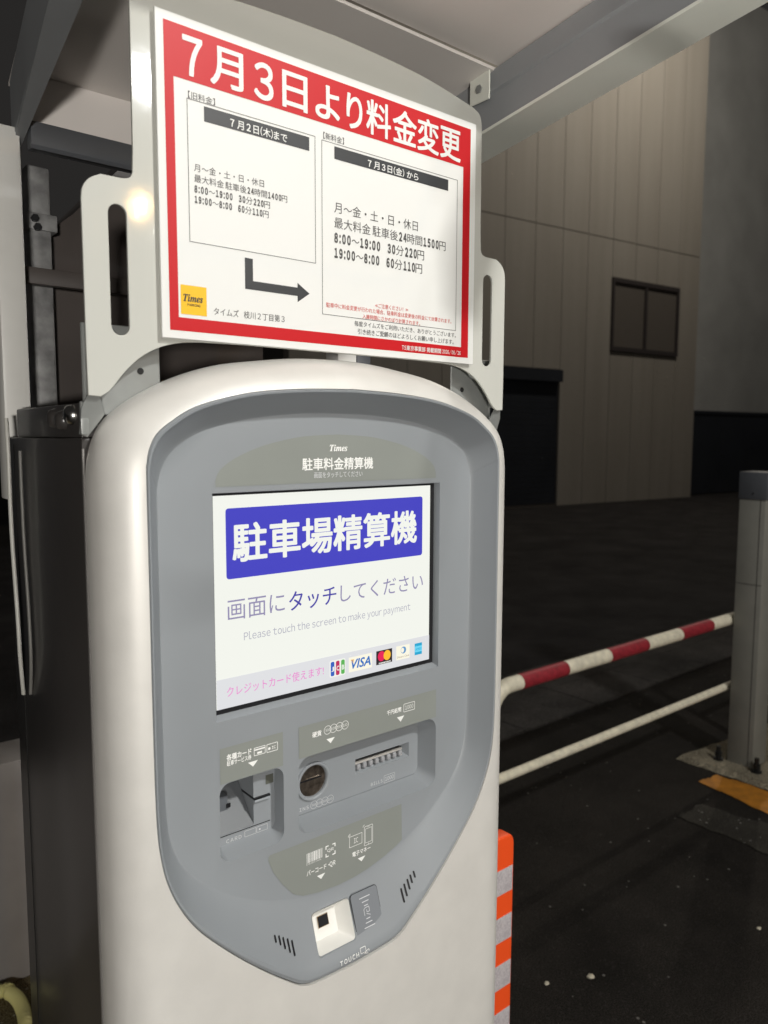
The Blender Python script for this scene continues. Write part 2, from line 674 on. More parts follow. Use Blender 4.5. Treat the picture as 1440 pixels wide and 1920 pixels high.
pebbles = [(1.1805, 0.4471, 0.010, 'largest pale oval chip of litter on the dark asphalt'),
           (1.0658, 0.5078, 0.007, 'small pale chip of litter on the asphalt nearer the orange marker board'),
           (1.7532, 0.2541, 0.007, 'small pale chip lying at the edge of the asphalt below the orange painted line')]
for x, y, rr, lab in pebbles:
    bm = bmesh.new()
    bmesh.ops.create_icosphere(bm, subdivisions=2, radius=rr)
    for v in bm.verts:
        v.co *= random.uniform(0.75, 1.15)
        v.co.z *= 0.45
        v.co.x *= 1.3
    bmesh.ops.translate(bm, vec=(x, y, rr * 0.35), verts=bm.verts)
    tag(link('pebble', from_bm(bm), mat('pale_chip', (0.5, 0.46, 0.36), 0.8), None, 60), lab, 'pebble', 'pale chips on the asphalt')

# ------------------------------------------------------------------ payment machine
PM = empty('payment_machine', (0, 0, 0), 'white arched parking payment machine with grey recessed front and lit blue and white touch screen', 'payment machine')

OUT_IN = [  # outer edge of the grey front, inner flat face (half, from top centre down)
    ((0, 1.5325), (0, 1.506)), ((.06, 1.5305), (.05, 1.505)), ((.11, 1.5265), (.1, 1.5003)), ((.150, 1.5195), (.137, 1.4935)),
    ((.188, 1.508), (.170, 1.4835)), ((.213, 1.4935), (.192, 1.471)), ((.227, 1.482), (.204, 1.459)), ((.2345, 1.469), (.211, 1.446)),
    ((.2375, 1.456), (.2147, 1.432)), ((.2385, 1.44), (.2155, 1.418)), ((.2385, 1.34), (.2155, 1.33)), ((.2385, 1.20), (.2155, 1.20)),
    ((.2375, 1.11), (.2147, 1.115)), ((.234, 1.070), (.2118, 1.076)), ((.227, 1.040), (.205, 1.051)), ((.214, 1.010), (.192, 1.028)),
    ((.194, .979), (.170, 1.0055)), ((.158, .939), (.135, .9795)), ((.122, .904), (.102, .9625)), ((.092, .878), (.070, .9515)),
    ((.072, .8635), (.045, .945)), ((.05, .8585), (.025, .942)), ((0, .8565), (0, .9405))]
flat4 = [(a[0], a[1], b[0], b[1]) for a, b in OUT_IN]
half = catmull(flat4, 6)
half[0] = flat4[0]
full = half + [(-p[0], p[1], -p[2], p[3]) for p in half[-2:0:-1]]      # closed loop, clockwise seen from the front
OUTER = [(p[0], p[1]) for p in full]
INNER = [(p[2], p[3]) for p in full]
# a touch broader at the sides of the top and never beyond the edge
prof = [(0.0, -0.0345), (0.02, -0.0380), (0.07, -0.0398), (0.14, -0.0392), (0.20, -0.0365), (0.4, -0.0285), (0.62, -0.0203), (0.82, -0.0130), (0.92, -0.0098), (0.975, -0.0084), (1.0, -0.0080)]


def build_bezel():
    bm = bmesh.new()
    n = len(OUTER)
    rings = []
    rings.append([bm.verts.new((x * 0.985, 0.075, 1.2 + (z - 1.2) * 0.985)) for x, z in OUTER])
    rings.append([bm.verts.new((x, -0.02, z)) for x, z in OUTER])
    for t, y in prof:
        rings.append([bm.verts.new((a[0] + (b[0] - a[0]) * t, y, a[1] + (b[1] - a[1]) * t)) for a, b in zip(OUTER, INNER)])
    for a, b in zip(rings, rings[1:]):
        for k in range(n):
            bm.faces.new((a[k], a[(k + 1) % n], b[(k + 1) % n], b[k]))
    bm.faces.new(rings[0])
    bm.faces.new(rings[-1])
    return from_bm(bm)


bez = build_bezel()
bvm = bmesh.new()
bvm.from_mesh(bez)
BV = BVHTree.FromBMesh(bvm)
bvm.free()


def on_bezel(x, z, lift=0.0004):
    h = BV.ray_cast(Vector((x, -1, z)), Vector((0, 1, 0)))
    return (h[0].y if h[0] else -0.008) - lift


# chin frame: slope of the lower apron
SL = math.atan2(0.029, 0.0845)
CH0 = Vector((0, on_bezel(0, 0.903, 0), 0.903))
TF = Matrix.Translation(CH0) @ Matrix.Rotation(-SL, 4, 'X')          # local x, local z along the apron, local -y outwards

cutters = [frustum(rect(-.1575, .1615, 1.1800, 1.4225), rect(-.1545, .1590, 1.1856, 1.4207), -0.0095, 0.0025),
           frustum(rrect(-.1552, -.0757, 1.0225, 1.1116, .013), rrect(-.1525, -.0772, 1.0325, 1.1105, .008), -0.0090, 0.0100),
           frustum(rect(-.1515, -.1045, 1.044, 1.108), rect(-.1515, -.1045, 1.060, 1.106), 0.008, 0.045),
           frustum(rrect(-.0562, .1588, 1.0205, 1.1134, .015), rrect(-.0520, .1475, 1.0305, 1.1118, .012), -0.0092, 0.0160),
           frustum(rrect(-.0460, .0100, -.0255, .0240, .004), rrect(-.0420, -.0030, -.0135, .0225, .003), -0.004, 0.017, TF)]
# bill slot and coin ring recess
cutters.append(frustum(circle(-.0203, 1.0690, .0196), circle(-.0203, 1.0690, .0190), .0150, .0300))
cutters.append(frustum(rect(.0433, .1325, 1.0585, 1.0782), rect(.0445, .1250, 1.0660, 1.0772), 0.0155, 0.030))
bez2 = cut(bez, cutters, 'bezel')
BEZ = link('front_panel', bez2, 'bezel', PM, 28)


def build_cover():
    """white hood: a rounded rim that runs from the arch and the sides to the edge of the grey front"""
    Wk = [(0, 1.568), (.0487, 1.5662), (.0914, 1.5612), (.1439, 1.5528), (.19, 1.538), (.2308, 1.5175), (.2580, 1.4965), (.2710, 1.4745), (.2768, 1.447), (.2775, 1.41)]
    arch = catmull(Wk, 5)
    # matching points on the hood outline for each point of the grey outline
    G = [(p[0], p[1]) for p in half]
    ng = len(G)
    i_side = 9 * 6                                     # index of (.2385, 1.44)
    Wp = []
    for i in range(ng):
        if i <= i_side:
            q = i / i_side * (len(arch) - 1)
            a = int(min(q, len(arch) - 2)); t = q - a
            Wp.append((arch[a][0] + (arch[a + 1][0] - arch[a][0]) * t, arch[a][1] + (arch[a + 1][1] - arch[a][1]) * t))
        elif i <= 12 * 6:
            t = (i - i_side) / (12 * 6 - i_side)
            Wp.append((.2775, 1.41 + (G[12 * 6][1] - 1.41) * t))
        elif i <= 19 * 6:
            t = (i - 72) / (19 * 6 - 72)
            Wp.append((.2775, G[72][1] * (1 - t) + 0.03 * t))
        else:
            t = (i - 19 * 6) / (ng - 1 - 19 * 6)
            Wp.append((.2775 * (1 - t), 0.03))
    edge = arch + [(.2775, 1.41 - 0.02 * k) for k in range(1, 72)]
    E2 = [Vector(e) for e in edge]

    def dist(x, z):
        p = Vector((abs(x), z))
        best = 9
        for a, b in zip(E2, E2[1:]):
            ab = b - a
            t = max(0, min(1, (p - a).dot(ab) / ab.length_squared))
            best = min(best, (a + ab * t - p).length)
        return best
    R0 = 0.048

    def depth(d):
        if d >= R0:
            return -0.040
        return 0.008 - R0 * math.sqrt(max(0, 1 - (1 - d / R0) ** 2))
    steps = [0, .0006, .002, .0045, .008, .0125, .018, .024, .031, .039, .048]
    bm = bmesh.new()

    def column(w, g, sgn):
        w = Vector(w); g = Vector(g)
        L = (g - w).length
        s = min(1, L / 0.05)
        ds = [k * s for k in steps] if L < 0.05 else list(steps)
        ds += [ds[-1] + (L - ds[-1]) * q for q in (0.2, 0.4, 0.6, 0.8, 1.0)]
        out = [bm.verts.new((sgn * w.x, 0.011, w.y))]
        for d in ds:
            p = w + (g - w) * (d / L)
            out.append(bm.verts.new((sgn * p.x, depth(dist(p.x, p.y)), p.y)))
        p = g
        out.append(bm.verts.new((sgn * p.x * 1.0005, -0.026, p.y)))
        return out
    cols = [column(Wp[i], G[i], 1) for i in range(ng)]
    cl = [column(Wp[i], G[i], -1) for i in range(ng - 2, 0, -1)]
    cols = cols + cl
    n = len(cols)
    for k in range(n):
        a, b = cols[k], cols[(k + 1) % n]
        for j in range(len(a) - 1):
            bm.faces.new((a[j], b[j], b[j + 1], a[j + 1]))
    bmesh.ops.remove_doubles(bm, verts=bm.verts, dist=1e-5)
    return from_bm(bm), arch


cov, ARCH = build_cover()
link('cover', cov, 'white_shell', PM, 50)
# dark body behind the hood: gasket, head and cabinet
headp = [(x * 0.988, 1.2 + (z - 1.2) * 0.985) for x, z in ARCH]
headp = headp + [(.274, 0.03)]
headp = headp + [(-x, z) for x, z in headp[::-1]]
inn = [(x * 1.012, 1.2 + (z - 1.2) * 1.012) for x, z in OUTER]
plate('gasket', 'gap', PM, [headp[:-1], inn], 0.009, 0.006)
cabp = [(x * 0.975, 1.2 + (z - 1.2) * 0.95) for x, z in ARCH] + [(.2705, 0.03)]
cabp = cabp + [(-x, z) for x, z in cabp[::-1]]
plate('head_housing', 'bronze_flat', PM, [cabp[:-1], inn], 0.015, 0.030)
plate('rear_plate', 'bronze_flat', PM, [[(x, z) for x, z in cabp[:-1] if z > .02]], 0.080, 0.004)
bm = bmesh.new()
add_box(bm, -.2775, .2775, .0172, .300, 0.0, 1.478, .0025, 2)
hollow = bmesh.new()
add_box(hollow, -.2600, .2600, .0, .090, .70, 1.60)
cab = link('cabinet', cut(from_bm(bm), [from_bm(hollow)], 'cabinet'), 'bronze', PM, 30)

box('corner_highlight', mat('highlight_strip', (0.36, 0.345, 0.33), 0.35, metal=0.4), PM, -.2778, -.2762, .0142, .0172, 0.02, 1.468)  # pale strip stands in for the highlight along the cabinet's front edge
box('rear_seam', 'gap', PM, -.2779, -.2770, .262, .2635, 0.02, 1.47)
tb = box('top_housing', 'bronze', PM, -.272, .272, .034, .268, 1.478, 1.5115, .002, 2)
for yy, zz in ((.112, 1.498), (.086, 1.4955), (.056, 1.5005)):
    bm = bmesh.new()
    add_tube(bm, [(-.2720, yy, zz), (-.2735, yy, zz), (-.2785, yy, zz), (-.281, yy, zz)], [.0105, .0105, .0085, .004], 16)
    link('bolt', from_bm(bm), 'bright_steel' if yy < .08 else 'bronze', tb, 40)
box('body_bracket', 'steel', PM, -.2815, -.2740, .004, .0085, 1.481, 1.512, .0012)

# --- touch screen
SCR = box('touch_screen', 'black', PM, -.1560, .1605, .0012, .0060, 1.1835, 1.4220)
S_WHITE = lit('lit_white', srgb(246, 248, 240), 0.96)
S_BLUE = lit('lit_blue', srgb(64, 62, 192), 1.0)
S_NAVY = lit('lit_dark_blue', srgb(66, 60, 165), 1.0)
S_PURP = lit('lit_grey_violet', srgb(146, 140, 176), 1.0)
S_GREY = lit('lit_pale_grey', srgb(222, 223, 226), 1.0)
S_SOFT = lit('lit_soft_grey', srgb(172, 172, 186), 1.0)
S_PINK = lit('lit_pink', srgb(232, 130, 205), 1.0)
Y0 = 0.0


def sflat(name, m, polys, k):
    return flat(name, m, SCR, polys, Y0 - 0.0003 * k)


flat('display', S_WHITE, SCR, [rect(-.1524, .1524, 1.1904, 1.4186)], 0.0008)
sflat('banner', S_BLUE, [rrect(-.1385, .1386, 1.3297, 1.4050, .0035)], 0)
sflat('footer_band', S_GREY, [rect(-.1522, .1522, 1.1906, 1.2230)], 0)
lettering('title_lettering', S_WHITE, SCR, [place(glyphs('駐車場精算機', .022, res=4), (-.1312, .1292, 1.3465, 1.3890))], Y0 - .0003)
lettering('prompt_lettering', S_PURP, SCR, [place(glyphs('画面に'), (-.1377, -.0672, 1.2850, 1.3068))], Y0)
lettering('prompt_lettering', S_PURP, SCR, [place(glyphs('してください'), (.0095, .1405, 1.2855, 1.3060))], Y0)
lettering('touch_lettering', S_NAVY, SCR, [place(glyphs('タッチ', .008), (-.0616, .0036, 1.2843, 1.3066))], Y0)
lettering('english_lettering', S_SOFT, SCR, [place(segs(fw('Please touch the screen to make your payment', 0)), (-.1189, .1192, 1.2585, 1.2702))], Y0)
lettering('card_lettering', S_PINK, SCR, [place(glyphs('クレジットカード使えます!', .004), (-.1405, -.0152, 1.2025, 1.2135))], Y0 - .0003)


def card_logos():
    w = S_WHITE
    cream = lit('lit_cream', srgb(250, 246, 226))
    # three coloured bars with initials
    p = [rrect(-.0053, .0000, 1.1985, 1.2158, .0018), rrect(.0022, .0075, 1.1985, 1.2158, .0018), rrect(.0098, .0151, 1.1985, 1.2158, .0018)]
    sflat('logo_card', w, [rrect(-.0066, .0164, 1.1970, 1.2172, .002)], 1)
    for q, c, ch in zip(p, ((42, 92, 190), (190, 36, 92), (90, 178, 84)), 'JCB'):
        b = sflat('logo_bar', lit('lit_bar', srgb(*c)), [q], 2)
        x0 = min(a for a, _ in q); x1 = max(a for a, _ in q)
        lettering('logo_lettering', w, b, [place(glyphs(ch, .02), (x0 + .0008, x1 - .0008, 1.2040, 1.2098))], Y0 - .0009)
    c = sflat('logo_card', cream, [rect(.0215, .0567, 1.1980, 1.2162)], 1)
    lettering('logo_lettering', lit('lit_logo_blue', srgb(46, 110, 190)), c, [place(glyphs('VISA', .02, 0.25), (.0250, .0546, 1.2015, 1.2133))], Y0 - .0006)
    lettering('logo_wing', lit('lit_gold', srgb(236, 178, 70)), c, [shape([[(.0238, 1.2133), (.0290, 1.2133), (.0275, 1.2080)]])], Y0 - .0007)
    c = sflat('logo_card', lit('lit_black', srgb(34, 22, 30)), [rect(.0635, .0891, 1.1990, 1.2165)], 1)
    lettering('logo_disc', lit('lit_crimson', srgb(232, 20, 84)), c, [shape([circle(.0716, 1.2092, .0057, .0064)])], Y0 - .0006)
    lettering('logo_disc', lit('lit_amber', srgb(255, 190, 40)), c, [shape([circle(.0805, 1.2092, .0057, .0064)])], Y0 - .0009)
    lettering('logo_lettering', w, c, [place(glyphs('mastercard', .03), (.0672, .0858, 1.1998, 1.2022))], Y0 - .0009)
    c = sflat('logo_card', cream, [rect(.0959, .1181, 1.1990, 1.2170)], 1)
    lettering('logo_disc', lit('lit_steel_blue', srgb(96, 150, 200)), c, [shape([circle(.1075, 1.2108, .0045, .0045), circle(.1060, 1.2108, .0026, .0032)])], Y0 - .0006)
    lettering('logo_lettering', lit('lit_tan', srgb(190, 178, 160)), c, [place(glyphs('Diners Club', .02), (.0970, .1170, 1.2015, 1.2040))], Y0 - .0006)
    c = sflat('logo_card', lit('lit_cyan', srgb(22, 164, 208)), [rect(.1268, .1393, 1.2003, 1.2155)], 1)
    lettering('logo_band', lit('lit_pale_cyan', srgb(110, 214, 244)), c, [shape([rect(.1270, .1391, 1.2040, 1.2118)])], Y0 - .0006)
    lettering('logo_lettering', lit('lit_mid_cyan', srgb(60, 180, 220)), c, [place(glyphs('AMEX', .03), (.1276, .1385, 1.2062, 1.2096))], Y0 - .0008)


card_logos()

# --- header label above the screen
YF = -.0084
harc = [(.1535, 1.4285), (.1530, 1.4370), (.1469, 1.4470), (.1310, 1.4575), (.1057, 1.4678), (.0790, 1.4748), (.045, 1.4805), (0, 1.4828)]
harc = catmull(harc, 4)
HL = flat('header_label', 'olive', PM, [harc + [(-a, b) for a, b in harc[-2::-1]]], YF)
YL = YF - .0003
lettering('logo_lettering', 'print_white', HL, [place(glyphs('𝑻𝒊𝒎𝒆𝒔', .012), (-.0112, .0135, 1.4636, 1.4712))], YL)
lettering('title_lettering', 'print_white', HL, [place(glyphs('駐車料金精算機', .016), (-.0484, .0514, 1.4425, 1.4567))], YL)
lettering('caption_lettering', 'print_pale', HL, [place(glyphs('画面をタッチしてください', .008), (-.0327, .0355, 1.4338, 1.4404))], YL)

# --- card slot
CL = flat('card_label', 'olive', PM, [rect(-.1541, -.0764, 1.1120, 1.1513)], YF)
tri = lambda x, z, w, h: shape([[(x - w / 2, z + h / 2), (x + w / 2, z + h / 2), (x, z - h / 2)]])
lettering('label_lettering', 'print_white', CL, [place(glyphs('各種カード', .03), (-.1465, -.1165, 1.1362, 1.1434)),
                                               place(glyphs('駐車サービス券', .018), (-.1462, -.1168, 1.1303, 1.1361)),
                                               frame(-.1136, -.0991, 1.1328, 1.1421, .0007, .001), shape([rect(-.1134, -.0993, 1.1385, 1.1402)]),
                                               shape([rect(-.1095, -.1035, 1.1343, 1.1366)]),
                                               frame(-.0977, -.0834, 1.1323, 1.1420, .0007, .001), shape([circle(-.0943, 1.1365, .0016)]),
                                               place(segs(fw('IC', .02)), (-.0910, -.0862, 1.1350, 1.1385)),
                                               tri(-.1149, 1.1246, .0124, .0060)], YL)
CS = empty('card_slot', (-.115, 0.01, 1.03))
CS.parent = PM
yb = .0096
box('slot_mouth', 'black', CS, -.1048, -.0845, .0070, .0095, 1.0738, 1.0758)
box('slot_lip', mat('slot_lip_grey', (0.34, 0.365, 0.39), .4), CS, -.1048, -.0850, .0062, .0098, 1.0710, 1.0736, .0006)
box('side_slot', 'black', CS, -.1049, -.1043, .0098, .040, 1.0738, 1.0762)
lettering('seam', 'gap', CS, [shape([rect(-.1515, -.0835, 1.0425, 1.0435)])], yb)
flat('lamp_window', mat('lamp_window_film', (0.115, 0.12, 0.10), .3), CS, [rect(-.0888, -.0788, 1.0868, 1.0975)], yb)
lettering('card_lettering', 'print_pale', CS, [place(segs(fw('CARD', 0, 1, .3)), (-.1391, -.1205, 1.0338, 1.0382)), frame(-.1165, -.1018, 1.0335, 1.0405, .0004, .0006),
                                             frame(-.1012, -.0871, 1.0335, 1.0405, .0004, .0006), shape([circle(-.0972, 1.0367, .0011)])], yb)
bm = bmesh.new()   # card guide: sloping floor with a small stepped feed
vs = [bm.verts.new(p) for p in ((-.1512, .0095, 1.0445), (-.1052, .0095, 1.0445), (-.1052, .044, 1.084), (-.1512, .044, 1.084), (-.1512, .044, 1.0445), (-.1052, .044, 1.0445))]
bm.faces.new((vs[0], vs[1], vs[2], vs[3])); bm.faces.new((vs[0], vs[3], vs[4])); bm.faces.new((vs[1], vs[5], vs[2])); bm.faces.new((vs[3], vs[2], vs[5], vs[4])); bm.faces.new((vs[0], vs[4], vs[5], vs[1]))
link('card_guide', from_bm(bm), mat('card_guide_plastic', (0.125, 0.135, 0.145), .45), CS)
box('guide_step', 'bezel_dark', CS, -.1512, -.128, .026, .040, 1.062, 1.080, .001)
box('guide_spring', 'bright_steel', CS, -.1490, -.1430, .0235, .0255, 1.0650, 1.0695, .0005)
box('guide_latch', 'black', CS, -.1300, -.1255, .0245, .026, 1.0660, 1.0705)

# --- coin and note panel
NL = flat('coin_label', 'olive', PM, [rect(-.0556, .1580, 1.1136, 1.1511)], YF)
rings4 = [shape([circle(-.0157 + k * .0084, 1.1385, .0053), circle(-.0157 + k * .0084, 1.1385, .0047)]) for k in range(4)]
nums4 = [place(segs(fw(s, 0)), (-.0157 + k * .0084 - .0032, -.0157 + k * .0084 + .0032, 1.1369, 1.1401)) for k, s in enumerate(('500', '100', '50', '10'))]
lettering('label_lettering', 'print_white', NL, [place(glyphs('硬貨', .024), (-.0373, -.0245, 1.1340, 1.1409)), tri(-.0115, 1.1246, .0120, .0062)] + rings4 + nums4, YL)
lettering('label_lettering', 'print_white', NL, [                                               place(glyphs('千円紙幣', .022), (.0740, .0978, 1.1346, 1.1412)), frame(.1013, .1203, 1.1327, 1.1436, .0007, .0012),
                                               place(segs(fw('1000', 0)), (.1040, .1176, 1.1355, 1.1408)), tri(.0965, 1.1252, .0120, .0070)], YL)
NP = empty('money_slots', (.05, .016, 1.03))
NP.parent = PM
yn = .0156
bm = bmesh.new()   # coin inlet: raised ring and a dished metal plate split by the coin gap
def dring(bm, cx, cz, prof_, n=40):
    rs = [[bm.verts.new((cx + rr * math.cos(2 * math.pi * k / n), yy, cz + rr * math.sin(2 * math.pi * k / n))) for k in range(n)] for rr, yy in prof_]
    for a, b in zip(rs, rs[1:]):
        for k in range(n):
            bm.faces.new((a[k], a[(k + 1) % n], b[(k + 1) % n], b[k]))
    return rs
dring(bm, -.0203, 1.0690, [(.0240, .0162), (.0232, .0136), (.0215, .0130), (.0200, .0138), (.0192, .0160)])
link('coin_ring', from_bm(bm), 'bezel', NP, 50)
bm = bmesh.new()
rs = dring(bm, -.0203, 1.0690, [(.0193, .0184), (.0180, .0188), (.0070, .0193), (.0010, .0194)])
bm.faces.new(rs[-1])
bmesh.ops.recalc_face_normals(bm, faces=bm.faces)
CD = link('coin_plate', from_bm(bm), 'gold_steel', NP, 60)
box('coin_gap', 'black', CD, -.0385, -.0060, .0184, .0230, 1.0694, 1.0710)
box('coin_lip', 'bright_steel', CD, -.0300, -.0090, .0182, .0225, 1.0711, 1.0718)
box('note_gap', 'black', NP, .0448, .1240, .0260, .0290, 1.0715, 1.0768)
box('note_lip', mat('note_lip_beige', (0.42, 0.40, 0.37), .45), NP, .0446, .1235, .0195, .0260, 1.0690, 1.0715, .0006)
bm = bmesh.new()
for k in range(8):
    x = .0470 + k * .0098
    add_box(bm, x, x + .0062, .0165, .0225, 1.0625, 1.0700, .0018, 2)
link('note_teeth', from_bm(bm), mat('note_teeth_grey', (0.34, 0.345, 0.36), .4), NP, 40)
lettering('seam', 'bezel_dark', NP, [shape([rect(-.0515, .1460, 1.0318, 1.0323)])], yn)
lettering('bill_lettering', 'print_pale', NP, [place(segs(fw('BILLS', 0, 1, .3)), (.0681, .0869, 1.0362, 1.0405)), frame(.0895, .1079, 1.0338, 1.0440, .0004, .0008),
                                             place(segs(fw('1000', 0)), (.0915, .1058, 1.0362, 1.0416))], yn)
rings4b = [shape([circle(-.0193 + k * .0080, 1.0388, .0050), circle(-.0193 + k * .0080, 1.0388, .0046)]) for k in range(4)]
nums4b = [place(segs(fw(s, 0)), (-.0193 + k * .0080 - .003, -.0193 + k * .0080 + .003, 1.0375, 1.0401)) for k, s in enumerate(('500', '100', '50', '10'))]
lettering('coin_lettering', 'print_pale', NP, [place(segs(fw('COINS', 0, 1, .3)), (-.0510, -.0268, 1.0362, 1.0405))] + rings4b + nums4b, yn)

# --- label for codes and electronic money
em = [(-.0945, 1.0125), (.0990, 1.0125), (.1000, .9640), (.090, .9590), (.070, .9520), (.045, .9455), (.025, .9425), (0, .9412), (-.030, .9432), (-.052, .9475), (-.0645, .9545), (-.079, .9720), (-.0907, .9905), (-.0970, 1.0065), (-.0968, 1.0105)]
EL = flat('code_label', 'olive', PM, [em], YF)


def barcode():
    out, x = [], -.0461
    random.seed(3)
    while x < -.0236:
        w = random.choice((.0005, .0005, .0009, .0014))
        lo = .9822 if (x < -.0455 or x > -.0245) else .9850
        out.append(shape([rect(x, x + w, lo, .9968)]))
        x += w + random.choice((.0005, .0006, .0009))
    return out


corner = lambda x, z, sx, sz: shape([[(x, z), (x + sx * .0045, z), (x + sx * .0045, z + sz * .0014), (x + sx * .0014, z + sz * .0014), (x + sx * .0014, z + sz * .0045), (x, z + sz * .0045)]])
icon = barcode() + [place(segs(fw('BARCODE', 0)), (-.0435, -.0255, .9826, .9842)),
                    corner(-.0195, .9968, 1, -1), corner(-.0050, .9968, -1, -1), corner(-.0195, .9826, 1, 1), corner(-.0050, .9826, -1, 1),
                    place(segs(fw('QR', .012)), (-.0170, -.0077, .9876, .9922)),
                    place(segs([('バーコード・', .018, 1, .05)] + fw('QR', .02)), (-.0462, -.0052, .9680, .9758)), tri(-.0260, .9615, .0118, .0058),
                    frame(.0157, .0353, .9822, .9962, .0006, .0005), place(segs(fw('IC', .008)), (.0226, .0290, .9858, .9922)),
                    stroke([(.0140, .9965), (.0150, .9990), (.0172, .9998)], .0006), stroke([(.0150, .9962), (.0160, .9978), (.0175, .9984)], .0006),
                    frame(.0384, .0521, .9767, 1.0018, .0006, .0016), frame(.0400, .0505, .9800, .9985, .0005), shape([circle(.0452, .9783, .0006)]), shape([rect(.0430, .0475, 1.0000, 1.0004)]),
                    stroke([(.0365, 1.0015), (.0372, 1.0035), (.0392, 1.0042)], .0006),
                    place(glyphs('電子マネー', .02), (.0202, .0482, .9688, .9750)), tri(.0344, .9616, .0119, .0057)]
lettering('label_lettering', 'print_white', EL, icon, YL)

# --- code reader on the apron
RD = empty('code_reader', (0, -.03, .88))
RD.parent = PM


def apron(name, m, parent, polys, off, thick=0.0):
    me = outline_mesh(polys, off, thick)
    me.transform(TF)
    return link(name, me, m, parent)


lin = mat('white_reader_shell', (0.80, 0.79, 0.75), .4)
# white lining of the recess: floor, wall and back as one shell
bm = bmesh.new()
fr = rrect(-.0460, .0100, -.0255, .0240, .004)
bk = rrect(-.0420, -.0030, -.0135, .0225, .003)
mixl = lambda t: [(p[0] + (q[0] - p[0]) * t - .0003 * (1 if p[0] > -.018 else -1), p[1] + (q[1] - p[1]) * t - .0003 * (1 if p[1] > 0 else -1)) for p, q in zip(fr, bk)]
a = [bm.verts.new((x, -.0012, z)) for x, z in mixl(.133)]
b = [bm.verts.new((x, .0166, z)) for x, z in mixl(.98)]
for k in range(len(a)):
    bm.faces.new((a[k], b[k], b[(k + 1) % len(a)], a[(k + 1) % len(a)]))
bm.faces.new(b[::-1])
bmesh.ops.transform(bm, matrix=TF, verts=bm.verts)
bmesh.ops.recalc_face_normals(bm, faces=bm.faces)
bmesh.ops.reverse_faces(bm, faces=bm.faces)
me = bpy.data.meshes.new('lining'); bm.to_mesh(me); bm.free()
link('lining', me, lin, RD, 40)
apron('camera_window', 'black', RD, [rect(-.0290, -.0150, .0000, .0120)], .0150, .001)
apron('window_frame', mat('amber_frame', (.35, .25, .14), .5), RD, [rect(-.0297, -.0143, -.0007, .0127), rect(-.0290, -.0150, .0000, .0120)], .0154)
apron('antenna_panel', mat('antenna_grey', (.215, .23, .25), .42, bump=.15, bscale=1500), RD, [rrect(.0106, .0505, -.0255, .0243, .004)], -.0022, .004)
apron('panel_groove', 'gap', RD, [rrect(.0100, .0512, -.0262, .0249, .0045), rrect(.0106, .0506, -.0256, .0244, .004)], -.0017)
marks = []
for z, w in ((.0165, .016), (.0115, .010), (.0070, .006), (-.0080, .006), (-.0125, .010), (-.0175, .016)):
    marks.append(rect(.0303 - w / 2, .0303 + w / 2, z - .0005, z + .0005))
for q in marks:
    pass
me_runs = [shape([q]) for q in marks] + [stroke([(.0260, -.004), (.0260, .003), (.0285, .0045), (.0340, .0045), (.0340, -.001), (.0300, -.001), (.0300, .002)], .0007), stroke([(.0290, -.0025), (.0345, -.0052)], .0007)]
V, Fc = [], []
for vs_, fs_ in me_runs:
    k = len(V)
    V += [TF @ Vector((x, -.0025, z)) for x, z in vs_]
    Fc += [tuple(i + k for i in q) for q in fs_]
me = bpy.data.meshes.new('reader_mark'); me.from_pydata(V, [], Fc); me.update()
link('reader_mark', me, 'print_pale', RD)
hand = [frame(.0096, .0178, .8608, .8672, .0006, .0008), stroke([(.0150, .8590), (.0185, .8620), (.0215, .8628), (.0222, .8600)], .0008),
        stroke([(.0155, .8600), (.0180, .8588), (.0205, .8580)], .0008), stroke([(.0170, .8615), (.0195, .8605)], .0007)]
hand = [([(x - .0008, z + .0050) for x, z in v], q) for v, q in hand]
lettering('touch_lettering', 'print_white', RD, [place(segs(fw('TOUCH', .018, 1, .3)), (-.0215, .0062, .8640, .8696))] + hand, surf=lambda x, z: on_bezel(x, z, .0013))

# --- loudspeaker slots
def slots(pts):
    V, Fc = [], []
    runs = []
    for x, z0, z1 in pts:
        runs.append(shape([rrect(x - .0012, x + .0012, z0, z1, .0011)]))
    return runs


slL = [(-.0993, .9205, .9280), (-.0939, .9155, .9250), (-.0888, .9095, .9212), (-.0832, .9033, .9172), (-.0778, .8975, .9133)]
for sgn in (-1, 1):
    lettering('speaker_slots', 'black', PM, slots([(sgn * -x + (.0055 if sgn > 0 else 0), z0, z1) for x, z0, z1 in slL]), surf=lambda x, z: on_bezel(x, z, .0005))

# ------------------------------------------------------------------ sign holder plate
SH = empty('sign_holder', (0, 0, 1.49), 'white arched steel backing plate with a slotted ear on each side, standing above the machine', 'sign holder')
hp = [(0, 1.9130), (.0590, 1.9115), (.1154, 1.9085), (.1450, 1.9052), (.1762, 1.9005), (.2050, 1.8955), (.2190, 1.8920), (.2255, 1.8870), (.2280, 1.8800), (.2287, 1.8700)]
hp = catmull(hp, 3) + [(.2292, 1.7430), (.2300, 1.7250)]
hp += catmull([(.2300, 1.7225), (.2325, 1.7170), (.2390, 1.7145), (.2480, 1.7142)], 3)
hp += catmull([(.2600, 1.7140), (.2700, 1.7085), (.2760, 1.7000), (.2775, 1.6900)], 4)
hp += [(.2774, 1.5550), (.2770, 1.5175), (.2665, 1.5168)]
hp += catmull([(.2590, 1.5215), (.2540, 1.5272), (.2480, 1.5350), (.2380, 1.5460), (.2240, 1.5575), (.2060, 1.5665), (.1860, 1.5716), (.165, 1.5735)], 3) + [(.12, 1.5745)]
holder = hp + [(-x, z) for x, z in hp[::-1][:-1]]


